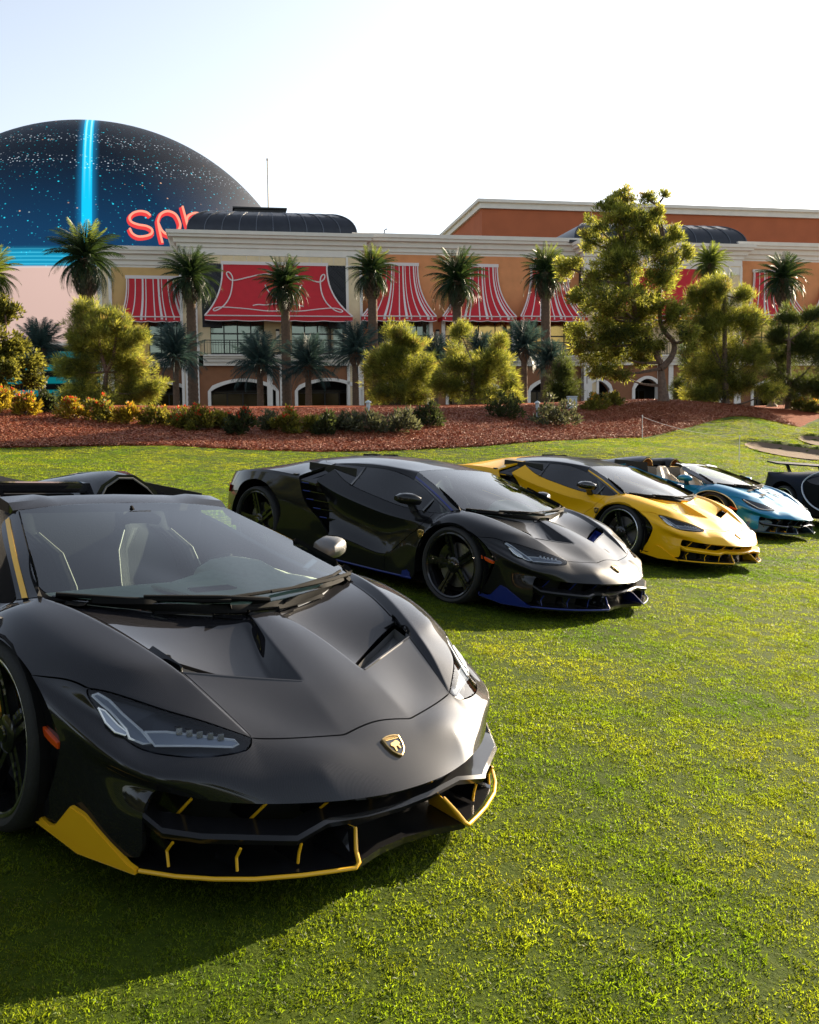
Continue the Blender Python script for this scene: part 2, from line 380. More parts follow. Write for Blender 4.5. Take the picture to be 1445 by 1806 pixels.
# --- pavilion with the large red hood
def pavilion(sec, ub, big=True):
    s0, s1, d, zt, zc, m = sec
    z466 = ub['zaw']
    # bands between cornice and hood: white, stone panels, white
    zf1, zf2, zf3 = zc, zc-.42, zc-1.20
    MB().box(s0, s1, -d-.03, -d+.6, zf2, zf1).build('frieze_band', MB_['white'], HB)
    n = 12; w = (s1-s0-2.6)/n
    for k in range(n):
        MB().box(s0+1.3+k*w+.025, s0+1.3+(k+1)*w-.025, -d-.0, -d+.6, zf3+.03, zf2-.03).build('frieze_panel', MB_['cream'], HB)
    MB().box(s0+1.2, s1-1.2, -d+.03, -d+.62, zf3, zf2).build('frieze_back', MB_['white'], HB)
    MB().box(s0, s1, -d-.02, -d+.6, z466, zf3).build('frieze_band', MB_['white'], HB)
    for a in (s0, s1-1.3):
        MB().box(a, a+1.3, -d-.01, -d+.6, zf3, zf2).build('frieze_block', MB_['cream'], HB)
        MB().box(a+.0, a+.16, -d-.05, -d+.6, zf3, zf2).build('frieze_edge', MB_['white'], HB); MB().box(a+1.14, a+1.3, -d-.05, -d+.6, zf3, zf2).build('frieze_edge', MB_['white'], HB)
    # corner pilasters: cream shaft between white edges
    for a in (s0, s1-1.35):
        MB().box(a+.22, a+1.13, -d+.02, -d+.6, ZB, z466).build('pilaster_shaft', MB_['cream'], HB)
        MB().box(a, a+.22, -d-.08, -d+.6, ZB, z466).build('pilaster_edge', MB_['white'], HB)
        MB().box(a+1.13, a+1.35, -d-.08, -d+.6, ZB, z466).build('pilaster_edge', MB_['white'], HB)
        MB().box(a-.10, a+1.45, -d-.22, -d-.09, Z_BAL-.1, Z_BAL+1.05).build('pilaster_base', MB_['white'], HB)
P1 = sec_pav; s0, s1, d1, zt1, zc1, _m = P1
zaw1 = fz(466, 480, d1+.1)
pavilion(P1, dict(zaw=zaw1))
a_big = awning_px(394.7, 578, 361.5, 622, 467, 557.6, d1-.1, PROJ, [])
# lattice panels beside the hood
for ua, ub_ in ((357, 392), (580, 613)):
    g = MB().box(fs(ua, d1), fs(ub_, d1), -d1-.02, -d1+.04, Z_BAL+2.2, zaw1).build('lattice_panel', MB_['lattice'], HB)
    l = MB(); a, b = fs(ua, d1)+.05, fs(ub_, d1)-.05; z0, z1 = Z_BAL+2.4, zaw1-.02; st = .26
    k = -(z1-z0)
    while k < b-a:
        x0, x1 = a+k, a+k+(z1-z0); za, zb_ = z0, z1
        c0, c1 = max(x0, a), min(x1, b)
        if c1 > c0:
            l.tube([(c0, -d1-.030, z0+(c0-x0)), (c1, -d1-.030, z0+(c1-x0))], .014, 3); l.tube([(c0, -d1-.040, z1-(c0-x0)), (c1, -d1-.040, z1-(c1-x0))], .014, 3)
        k += st
    l.build('lattice_bars', MB_['frame'], g)
# white scroll drawn on the hood
def hoodpt(a, t, lift=.03):
    """point on the large hood: a across 0..1, t down 0..1"""
    st0, st1 = fs(394.7, d1+.02), fs(578, d1+.02); sb0, sb1 = fs(361.5, d1-.1+PROJ), fs(622, d1-.1+PROJ); zt = fac(486, 467, d1+.02)[1]; zb = fac(486, 557.6, d1-.1+PROJ)[1]
    c = st0+(sb0-st0)*t**2.2; e = st1+(sb1-st1)*t**2.2
    return (c+(e-c)*a, -(d1-.1)-(.12+PROJ*(.10*t+.90*t**2.6))-lift, zt+(zb-zt)*t**.93)
def scroll_px(u, v):
    """where photo pixel (u, v) lies on the hood"""
    t = min(max(((v-467)/(557.6-467)), .001), .999)
    for _ in range(12):
        p = WM @ Vector(hoodpt(.5, t)); q = p-Vector((0, 0, EYE)); d = q.dot(_fw); vv = 850-1685.15*(q.dot(_up2))/d
        t = min(max(t-(vv-v)/110, .01), .99)
    def uu(a):
        q = WM @ Vector(hoodpt(a, t))-Vector((0, 0, EYE)); return 722.5+1685.15*q.dot(_rt2)/q.dot(_fw)
    a = .5
    for _ in range(8): a -= (uu(a)-u)/230
    return hoodpt(a, t)
c2 = lambda x, y: (300+x/3.01, 340+y/3.01)
SC = [[(600,436),(500,433),(420,450),(345,468),(318,462),(300,435),(310,424),(327,440),(333,470),(322,540),(300,585),(270,615),(238,630),(232,620),(260,611),(330,612),(430,620),(520,629),(600,627),(690,628),(790,616),(870,610),(915,622),(905,632),(870,618),(830,580),(806,530),(798,470),(803,440),(818,430),(822,445),(808,465),(780,470),(720,450),(660,437),(600,436)]]
SC.append([(440,600),(470,595),(505,597),(560,590),(600,592),(650,590),(710,603)])
SC.append([(505,490),(520,520),(560,560),(600,575),(640,560),(680,520),(700,488)])
sc = MB()
for L in SC: sc.tube(spline([scroll_px(*c2(*q)) for q in L], 4), .055, 5)
sc.build('white_scroll', MB_['stripe'], a_big)
# --- windows of the upper floor: facing walls with openings
zw1 = fz(566, 430, d1)+.5
def storey(sec, groups, m, cols=4, gl='glassu', zc=None, skin=True):
    s0, s1, d, zt, zcor, _ = sec
    hs = []
    for a, b in groups: hs.append((fs(a, d), fs(b, d), Z_BAL, zw1))
    ls = []
    return hs
hp = [(fs(370.6, d1), fs(466, d1), Z_BAL+.02, zw1), (fs(514.5, d1), fs(606, d1), Z_BAL+.02, zw1)]
facing(s0+1.35, s1-1.35, d1-.05, Z_BAL-.02, zaw1, hp, 'cream', 'window_wall')
TR = fz(588, 430, d1)
for a, b, z0, z1 in hp: window(a, b, Z_BAL+.1, z1, d1-.35, 4, TR)
# right wing
s0r, s1r, dr, ztr, zcr, _m = sec_right
hr = []
for a, b in ((652, 764), (786, 905), (924, 1022)): hr.append((fs(a, 0), fs(b, 0), Z_BAL+.02, zw1-.1))
facing(s0r+.02, s1r, 0, Z_BAL-.02, zcr, hr, 'terra', 'upper_wall')
for k, (a, b, z0, z1) in enumerate(hr): window(a, b, Z_BAL+.1, z1, -.35, 4, TR, 'glassd' if k else 'glassu')
awning_px(672.6, 737.6, 638.5, 769.5, 468, 558, 0, PROJ, STR)
awning_px(811, 877.4, 780.5, 910.6, 470, 558.5, 0, PROJ, STR)
awning_px(937, 1000, 918, 1036, 472, 558.5, 0, PROJ, STR)
# left wing
s0l, s1l, dl, ztl, zcl, _m = sec_left
hl = [(fs(262, dl), fs(325, dl), Z_BAL+.02, zw1)]
facing(s0l+.9, s1l, dl, Z_BAL-.02, zcl, hl, 'tan', 'upper_wall')
MB().box(s0l-.1, s0l+.25, -dl-.1, -dl+.6, ZB, zcl).build('pilaster_edge', MB_['white'], HB); MB().box(s0l+.25, s0l+.75, -dl, -dl+.6, ZB, zcl).build('pilaster_shaft', MB_['cream'], HB); MB().box(s0l+.75, s0l+1.0, -dl-.1, -dl+.6, ZB, zcl).build('pilaster_edge', MB_['white'], HB)
window(hl[0][0], hl[0][1], Z_BAL+.1, zw1, dl-.35, 3, TR)
awning_px(226, 318, 213, 334, 491, 559, dl, PROJ*.9, STR)
# second pavilion and far wing
s0q, s1q, dq, ztq, zcq, _m = sec_pav2
zaw2 = fz(470, 1240, dq+.1)
pavilion(sec_pav2, dict(zaw=zaw2))
hq = [(fs(1075, dq), fs(1150, dq), Z_BAL+.02, zw1), (fs(1200, dq), fs(1275, dq), Z_BAL+.02, zw1)]
facing(s0q+1.35, s1q-1.35, dq-.05, Z_BAL-.02, zaw2, hq, 'cream', 'window_wall')
for a, b, z0, z1 in hq: window(a, b, Z_BAL+.1, z1, dq-.35, 4, TR)
awning_px(1095, 1255, 1062, 1290, 473, 557, dq-.1, PROJ, [])
s0f, s1f, df, ztf, zcf, _m = sec_far
hf = [(fs(1325, 0), fs(1418, 0), Z_BAL+.02, zw1), (fs(1445, 0), fs(1540, 0), Z_BAL+.02, zw1)]
facing(s0f+.02, s1f, 0, Z_BAL-.02, zcf, hf, 'terra', 'upper_wall')
for a, b, z0, z1 in hf: window(a, b, Z_BAL+.1, z1, -.35, 4, TR, 'glassd')
awning_px(1329, 1392, 1316, 1424, 480, 556, 0, PROJ, STR); awning_px(1452, 1520, 1432, 1545, 481, 556, 0, PROJ, STR)
# --- ground floor: brown wall with segmental arches in white surrounds
Z_LOW = Z_BAL-.85
def arcade(s0, s1, d, arches, m):
    """arches: (s0, s1, z_spring, z_crown)"""
    b = MB(); cur = s0
    for a0, a1, zs, zc in arches:
        b.box(cur, a0, -d, -d+.62, ZB-1, Z_LOW)
        n = 16; A = [(a0+(a1-a0)*k/n, zs+(zc-zs)*math.sin(math.pi*k/n)**.8) for k in range(n+1)]
        for k in range(n):
            (x0, z0), (x1, z1) = A[k], A[k+1]
            b.add([(x0,-d,z0),(x1,-d,z1),(x1,-d,Z_LOW),(x0,-d,Z_LOW),(x0,-d+.62,z0),(x1,-d+.62,z1),(x1,-d+.62,Z_LOW),(x0,-d+.62,Z_LOW)], [(0,1,2,3),(7,6,5,4),(0,4,5,1)])
        cur = a1
        w = .25; o = MB()
        prof = [(a0, ZB-1)]+A+[(a1, ZB-1)]; cx = (a0+a1)/2
        P = []
        for x, z in prof:
            P.append((x+(w if x > cx else -w)*(1 if z < zs+.05 else abs(x-cx)/((a1-a0)/2)), z+(w if z > zs+.02 else 0)))
        Fq = []; Vq = []
        for (x, z), (X, Z) in zip(prof, P): Vq += [(x, -d-.14, z), (X, -d-.14, Z), (x, -d+.3, z), (X, -d+.02, Z)]
        for i in range(len(prof)-1):
            a = 4*i; Fq += [(a, a+1, a+5, a+4), (a, a+4, a+6, a+2), (a+1, a+3, a+7, a+5)]
        o.add(Vq, Fq); o.build('arch_surround', MB_['white'], HB)
        # recessed shopfront
        f = MB(); zt = zs+.1; y = -d+3.2
        MB().box(a0-.3, a1+.3, y-.02, y+.1, ZB-1, zc+.4).build('shopfront_wall', MB_['dark'], HB)
        MB().box(a0-.4, a1+.4, -d+.63, y, zc+.25, zc+.35).build('porch_ceiling', MB_['brown'], HB)
        fr = MB(); 
        for k in range(5): fr.box(a0+(a1-a0)*k/4-.05, a0+(a1-a0)*k/4+.05, y-.16, y-.04, ZB-1, zt)
        fr.box(a0, a1, y-.15, y-.05, zt-.1, zt+.06).box(a0, a1, y-.15, y-.05, ZB+1.9, ZB+2.0)
        fr = fr.build('shop_window', MB_['frame'], HB)
        for k in range(4):
            MB().box(a0+(a1-a0)*k/4+.05, a0+(a1-a0)*(k+1)/4-.05, y-.10, y-.08, ZB-.9, zt-.1).build('pane', MB_['shop'], fr)
    b.box(cur, s1, -d, -d+.62, ZB-1, Z_LOW)
    b.build('arcade_wall', MB_[m], HB)
MB_['shop'] = mat('dark_shop_glass', (.035,.022,.006), rough=.12, metal=.35)
def arch(u0, u1, vs, vc, d, um=None): return (fs(u0, d), fs(u1, d), fac((u0+u1)/2, vs, d)[1], fac((u0+u1)/2, vc, d)[1])
arcade(s0+.02, s1-.02, d1-.06, [arch(369, 484, 690, 673, d1), arch(523, 632, 689, 672, d1)], 'brown')
arcade(s0l+1., s1l, dl, [arch(248, 333, 694, 678, dl)], 'brown')
arcade(s0r, s1r, 0, [arch(664, 752, 690, 674, 0), arch(790, 880, 690, 674, 0), arch(935, 1000, 690, 672, 0)], 'brown')
arcade(s0q, s1q, dq, [arch(1035, 1076, 688, 672, dq), arch(1120, 1165, 686, 668, dq), arch(1200, 1270, 686, 668, dq)], 'brown')
arcade(s0f, s1f, 0, [arch(1330, 1410, 688, 672, 0), arch(1450, 1530, 688, 672, 0)], 'brown')
for nm, (sa, sb, dd, *_r) in (('p', sec_pav), ('q', sec_pav2)):       # white piers between the arches of the pavilions
    for f in (.02, .46, .50+.03, .955):
        x = sa+(sb-sa)*f; MB().box(x, x+.42, -dd-.12, -dd+.5, ZB-1, Z_LOW).build('arcade_pier', MB_['white'], HB)
# --- balcony: moulded slab with an iron railing
def balcony(s0, s1, d, rail=True):
    m = MB(); zb = Z_BAL
    for z0, z1, pr in ((zb-.85,zb-.55,.35),(zb-.55,zb-.30,.55),(zb-.30,zb-.12,.75),(zb-.12,zb,.95)): m.box(s0, s1, -d-pr, -d+.02, z0, z1)
    m.build('balcony_slab', MB_['white'], HB)
    if rail:
        r = MB(); y = -d-.85; r.tube([(s0+.1,y,zb+1.12),(s1-.1,y,zb+1.12)], .035, 5).tube([(s0+.1,y,zb+.10),(s1-.1,y,zb+.10)], .025, 4).tube([(s0+.1,y,zb+.95),(s1-.1,y,zb+.95)], .018, 4)
        rl = r.build('balcony_railing', MB_['iron'], HB); n = int((s1-s0)/.22)
        p = MB()
        for k in range(n+1):
            x = s0+.12+(s1-s0-.24)*k/n; big = k % 9 == 0
            p.tube([(x, y, zb), (x, y, zb+1.10)], .045 if big else .013, 4)
        p.build('balusters', MB_['iron'], rl)['kind'] = 'stuff'
balcony(fs(357, d1), fs(618, d1), d1); balcony(s0r+.1, s1r-.1, 0); balcony(s0l+1.0, s1l-.1, dl, False); balcony(s0q+1.2, s1q-1.2, dq); balcony(s0f+.2, s1f, 0)
# white posts beside the wing openings
for u in (760, 782, 906, 922): MB().box(fs(u, .9)-.14, fs(u, .9)+.14, -1.0, -.72, Z_BAL, zw1-.15).build('balcony_post', MB_['white'], HB)
# sconces
def sconce(u, v, d):
    x, z = fac(u, v, d); f = MB().box(x-.10, x+.10, -d-.08, -d, z-.5, z+.5).prism([(x-.16,-d-.1,z+.35),(x+.16,-d-.1,z+.35),(x+.12,-d-.1,z+.5),(x-.12,-d-.1,z+.5)], (0,-.25,0)).build('wall_lamp', MB_['iron'], HB)
    MB().prism([(x-.15,-d-.09,z+.33),(x+.15,-d-.09,z+.33),(x+.08,-d-.09,z-.42),(x-.08,-d-.09,z-.42)], (0,-.22,0)).build('lamp_glass', MB_['lampoff'], f)
MB_['lampoff'] = mat('lamp_glass_unlit', (.7,.62,.5), rough=.3)
sconce(489.6, 592, d1); sconce(771, 592, 0); sconce(914, 592, 0)
for u in (645, 800, 945):   # hanging lanterns at the balcony edge
    x, z = fac(u, 570, 1.2); m = MB().tube([(x,-1.2,z+.55),(x,-1.2,z+.25)], .02, 4).lathe([(0,.3),(.20,.18),(.16,-.3),(.05,-.42),(0,-.42)], 6); m.v = [(a, b, c) for a, b, c in m.v]
    k = MB(); k.lathe([(0,.30),(.20,.18),(.15,-.3),(.05,-.42),(0,-.42)], 6); k.v = [(a+x, b-1.2, c+z) for a, b, c in k.v]; k.tube([(x,-1.2,z+.7),(x,-1.2,z+.25)], .02, 4)
    k.build('hanging_lantern', MB_['iron'], HB)
# --- domed metal roofs over the pavilions
def dome(s0, s1, d, z0, h, depth, caps):
    N = 10; prof = [(1-math.cos(t)**.9 if 0 else (1-math.cos(t)), math.sin(t)) for t in [math.pi/2*i/N for i in range(N+1)]]
    def ring(i):
        ins, zz = prof[i]; e = ins*2.6; return s0+e, s1-e, -d+e*1.0, -d+depth-e, z0+h*zz
    m = MB(); V = []
    for i in range(N+1):
        a, b, y0, y1, z = ring(i); V += [(a,y0,z),(b,y0,z),(b,y1,z),(a,y1,z)]
    m.add(V, [(4*i+k, 4*i+(k+1) % 4, 4*i+4+(k+1) % 4, 4*i+4+k) for i in range(N) for k in range(4)]+[tuple(4*N+k for k in range(4))])
    o = m.build('domed_roof', MB_['roof'], HB, smooth=True, angle=40)
    n = 10
    for k in range(n+1):
        f = k/n
        MB().tube([(ring(i)[0]+(ring(i)[1]-ring(i)[0])*f, ring(i)[2]-.02, ring(i)[4]+.01) for i in range(N+1)], .045, 4).build('roof_rib', MB_['rib'], o)
    # overlapping pointed scales along the shoulder
    for k in range(n*2):
        f0, f1 = k/(2*n), (k+1)/(2*n); P = []
        for i, f in ((8, f0), (5, (f0+f1)/2), (8, f1), (9, (f0+f1)/2)):
            a, b, y0, y1, z = ring(i); P.append((a+(b-a)*f, y0-.035, z+.03))
        MB().prism(P, (0,.03,-.01)).build('roof_scale', MB_['roof'], o)
    a, b, y0, y1, z = ring(N)
    MB().box(a+caps[0], b-caps[1], y0+.3, y1-.3, z-.05, z+.42).box(a+caps[0]-.15, b-caps[1]+.15, y0+.15, y1-.15, z+.42, z+.55).build('roof_cap', MB_['rooftop'], o)
    MB().box(s0-.5, s1+.5, -d-.3, -d+depth+.3, z0-.25, z0-.02).build('roof_base', MB_['rooftop'], HB)
    return o
zd1 = zt1+.25; hd1 = fz(369, 470, d1-1.5)-zd1
dome(fs(334, d1-.6), fs(632, d1-.6), d1-.6, zd1, hd1, 11, (1.2, 3.0))
zd2 = ztq+.25; hd2 = fz(391, 1160, dq-1.5)-zd2
dome(fs(1012, dq-.6), fs(1316, dq-.6), dq-.6, zd2, hd2, 11, (6.2, 4.5))
# small mast lamp on the parapet
x, z = fac(678, 406, -.5); MB().tube([(x,.5,z-.6),(x,.5,z),(x+.25,.5,z+.12)], .05, 5).build('parapet_lamp', MB_['iron'], HB)

# ---------------------------------------------------------------- taller block behind
cb = at(850, 352, 112); Hb_ = cb.z
BB = thing('terracotta_block', 'windowless terracotta block with a white cornice rising behind the hotel', 'building', mw=Matrix.Translation((cb.x, cb.y, 0)) @ Matrix.Rotation(WALLA, 4, 'Z'))
side_end = BB.matrix_world.inverted() @ at(783, 413, 133)
MB().prism([(0,0,0),(70,0,0),(70,40,0),(side_end.x,side_end.y,0)], (0,0,Hb_-.8)).build('wall', MB_['terra2'] if 'terra2' in MB_ else mat('terracotta_block_render', (.42,.115,.045), rough=.9, vary=.1, vscale=.5), BB)
def parapet(P, z0, z1, out, name):
    m = MB(); C0 = Vector((20, 20, 0)); V = []
    for x, y in P: V += [(x,y,z0),(x,y,z1)]
    m.add(V, [(2*i, 2*i+2, 2*i+3, 2*i+1) for i in range(len(P)-1)]); n = len(P)
    W = [(x+(20-x)*.02, y+(20-y)*.02) for x, y in P]
    m.add([(x,y,z1) for x, y in P]+[(x,y,z1) for x, y in W], [(i, i+1, n+i+1, n+i) for i in range(n-1)])
    m.add([(x,y,z0) for x, y in P]+[(x,y,z0) for x, y in W], [(i, i+1, n+i+1, n+i) for i in range(n-1)])
    return m.build(name, MB_['white'], BB)
o_ = .25
parapet([(side_end.x-.3,side_end.y),(-.3,-.3),(70.3,-.3),(70.3,40)], Hb_-1.0, Hb_-.38, .3, 'cornice'); parapet([(side_end.x-.6,side_end.y),(-.6,-.6),(70.6,-.6),(70.6,40)], Hb_-.36, Hb_, .3, 'cornice')

# ---------------------------------------------------------------- flagpole
fpB = at(474, 480, 118); fpT = at(471.8, 279, 118)
fp = thing('flagpole', 'thin bare white pole standing up behind the domed roof', 'flagpole', (fpT.x, fpT.y, 0))
MB().tube([(0,0,1.5),(0,0,fpT.z-.4)], [.16,.09], 8).build('pole', MB_['white'], fp, smooth=True); MB().lathe([(0,.25),(.14,.15),(.16,0),(.1,-.15),(0,-.2)], 10).build('finial', MB_['white'], fp, smooth=True, loc=(0,0,fpT.z-.2))
# ---------------------------------------------------------------- the great LED sphere
SC_ = at(182, 600, 335); SR = 68.2*SC_.length/335
def on_sphere(u, v, lift=.25):
    o = Vector((0, 0, EYE)); d = (at(u, v, 100)-o).normalized(); oc = o-SC_; b_ = oc.dot(d); q = b_*b_-(oc.length_squared-(SR+lift)**2)
    return (o+d*(-b_-math.sqrt(max(q, 0))))-SC_
ZB1 = on_sphere(60, 469, 0).z/SR; ZB2 = on_sphere(60, 440, 0).z/SR; ZLO = on_sphere(90, 606, 0).z/SR
_cd = math.atan2(-SC_.x, SC_.y)      # direction of the viewer seen from the sphere
def sphere_mat():
    m = bpy.data.materials.new('led_screen'); m.use_nodes = True; t = m.node_tree; b = t.nodes['Principled BSDF']
    b.inputs['Base Color'].default_value = (.008,.008,.009,1); b.inputs['Roughness'].default_value = .5; b.inputs['Specular IOR Level'].default_value = .08
    N = lambda k: t.nodes.new(k); L = t.links.new
    tc = N('ShaderNodeTexCoord'); sp = N('ShaderNodeSeparateXYZ'); L(tc.outputs['Object'], sp.inputs[0])
    def math_(op, a, b_=None, clamp=False):
        n = N('ShaderNodeMath'); n.operation = op; n.use_clamp = clamp
        for i, q in enumerate((a, b_)):
            if q is None: continue
            if isinstance(q, (int, float)): n.inputs[i].default_value = q
            else: L(q, n.inputs[i])
        return n.outputs[0]
    z = math_('DIVIDE', sp.outputs['Z'], SR); lon = math_('ARCTAN2', sp.outputs['X'], math_('MULTIPLY', sp.outputs['Y'], -1))
    def step(x, a, b_):      # smooth 0..1 between a and b
        n = N('ShaderNodeMapRange'); n.interpolation_type = 'SMOOTHSTEP'; n.inputs['From Min'].default_value = a; n.inputs['From Max'].default_value = b_; L(x, n.inputs['Value']); return n.outputs[0]
    def col(fac_, c):
        n = N('ShaderNodeVectorMath'); n.operation = 'SCALE'; n.inputs[0].default_value = c; L(fac_, n.inputs['Scale']); return n.outputs[0]
    def addv(a, c):
        n = N('ShaderNodeVectorMath'); n.operation = 'ADD'; L(a, n.inputs[0]); L(c, n.inputs[1]); return n.outputs[0]
    upper = step(z, ZB1-.004, ZB1+.004); low = math_('SUBTRACT', 1., upper)
    def stars(scale, thr, seed):
        mp = N('ShaderNodeMapping'); mp.inputs['Scale'].default_value = (1, 1, 1.15); mp.inputs['Location'].default_value = (seed, seed*2, seed*3); L(tc.outputs['Object'], mp.inputs[0])
        v = N('ShaderNodeTexVoronoi'); v.inputs['Scale'].default_value = scale; L(mp.outputs[0], v.inputs['Vector'])
        s = step(v.outputs['Distance'], thr, thr*.35); sc = N('ShaderNodeSeparateColor'); L(v.outputs['Color'], sc.inputs[0]); return s, sc
    s1, c1 = stars(.46, .17, 3.); s2, c2_ = stars(.85, .20, 11.); s3, c3 = stars(1.1, .33, 5.)
    k1 = math_('MULTIPLY', s1, step(c1.outputs[0], .45, .9)); k2 = math_('MULTIPLY', s2, step(c2_.outputs[0], .25, .9)); 
    # dense bright drifts in two bands
    nb = N('ShaderNodeTexNoise'); nb.inputs['Scale'].default_value = .05; nb.inputs['Detail'].default_value = 3; L(tc.outputs['Object'], nb.inputs['Vector'])
    zz = math_('ADD', z, math_('MULTIPLY', nb.outputs['Fac'], .10)); 
    band = math_('ADD', math_('MULTIPLY', step(zz, .66, .70), step(zz, .76, .72)), math_('MULTIPLY', step(zz, .80, .83), step(zz, .87, .85)))
    k3 = math_('MULTIPLY', math_('MULTIPLY', s3, band), step(c3.outputs[0], .3, .6))
    cyan = (.02,.75,.95); warm = (1.,.55,.3); white = (.8,.9,1.)
    e = col(math_('MULTIPLY', upper, math_('ADD', .12, math_('MULTIPLY', step(z, .75, .22), 1.0))), (.002,.036,.100))
    e = addv(e, col(math_('MULTIPLY', upper, math_('MULTIPLY', k1, step(c1.outputs[1], .85, .7))), tuple(1.0*c for c in cyan)))
    e = addv(e, col(math_('MULTIPLY', upper, math_('MULTIPLY', k1, step(c1.outputs[1], .75, .9))), tuple(1.0*c for c in warm)))
    e = addv(e, col(math_('MULTIPLY', upper, k2), tuple(.6*c for c in cyan))); e = addv(e, col(math_('MULTIPLY', upper, k3), tuple(.75*c for c in white)))
    # vertical double beam
    lat = math_('DIVIDE', math_('ADD', math_('MULTIPLY', sp.outputs['X'], math.cos(_cd)), math_('MULTIPLY', sp.outputs['Y'], math.sin(_cd))), SR)
    dl = math_('ABSOLUTE', math_('ADD', lat, math_('ADD', .050, math_('MULTIPLY', math_('MULTIPLY', z, z), -.030))))
    glow = math_('MULTIPLY', upper, step(dl, .050, .008)); core = math_('MULTIPLY', upper, step(dl, .0215, .0175)); line = math_('MULTIPLY', upper, step(math_('ABSOLUTE', math_('ADD', dl, -.010)), .0045, .0022))
    e = addv(e, col(glow, (.0,.16,.34))); e = addv(e, col(core, (.0,.36,.50))); e = addv(e, col(math_('MULTIPLY', line, step(z, .45, .95)), (.35,.42,.42)))
    # horizontal band at the lower edge of the night sky
    hb = math_('MULTIPLY', step(z, ZB1-.01, ZB1+.006), step(z, ZB2+.02, ZB2-.012)); e = addv(e, col(hb, (.0,.22,.33))); e = addv(e, col(math_('MULTIPLY', hb, step(math_('SINE', math_('MULTIPLY', z, 420.)), .2, .9)), (.04,.18,.2)))
    # pale pink panel below and blue-green glow at the foot
    pk = math_('MULTIPLY', low, step(z, ZLO-.02, ZLO+.02)); gr = N('ShaderNodeTexNoise'); gr.inputs['Scale'].default_value = .02; L(tc.outputs['Object'], gr.inputs['Vector'])
    e = addv(e, col(math_('MULTIPLY', pk, math_('ADD', .80, math_('MULTIPLY', gr.outputs['Fac'], .3))), (.66,.46,.40)))
    ft = math_('MULTIPLY', step(z, ZLO+.02, ZLO-.02), step(math_('SINE', math_('MULTIPLY', z, 130.)), -.4, .4)); e = addv(e, col(ft, (.0,.13,.15)))
    # LED dot raster
    L(e, b.inputs['Emission Color']); b.inputs['Emission Strength'].default_value = .36
    return m
SP = thing('led_sphere', 'huge dark LED dome showing a starry night, a cyan beam and red neon letters', 'building', SC_)
bm = bmesh.new(); bmesh.ops.create_uvsphere(bm, u_segments=128, v_segments=96, radius=SR); me = bpy.data.meshes.new('screen'); bm.to_mesh(me); bm.free()
me.polygons.foreach_set('use_smooth', [True]*len(me.polygons)); link('screen', me, sphere_mat(), SP)
M_NEON = mat('neon_red', (.02,.0,.0), rough=.9, spec=0, emit=(1.,.07,.07), emit_s=.27); M_HALO = mat('neon_core', (.02,.01,.01), rough=.9, spec=0, emit=(1.,.36,.24), emit_s=.36)
k_ = lambda x, y: (x/3.01, 180+y/3.01)
LET = [[(795,612),(775,596),(740,590),(705,600),(687,622),(695,645),(730,660),(775,668),(803,685),(800,708),(770,720),(730,722),(700,705),(687,680)],
       [(858,754),(848,715),(838,665),(835,640)],
       [(835,640),(850,605),(885,590),(925,605),(946,640),(950,672),(925,710),(885,712),(855,690),(838,655)],
       [(963,565),(975,610),(985,650),(995,680)],
       [(985,650),(990,620),(1015,602),(1045,600),(1070,615),(1082,650),(1090,690)]]
for L_ in LET:
    P = spline([on_sphere(*k_(*q)) for q in L_], 6)
    l = MB().tube(P, .72, 8).build('neon_stroke', M_NEON, SP, smooth=True)
    MB().tube([p*(1+1.0/SR) for p in P], .34, 6).build('neon_core', M_HALO, l, smooth=True)
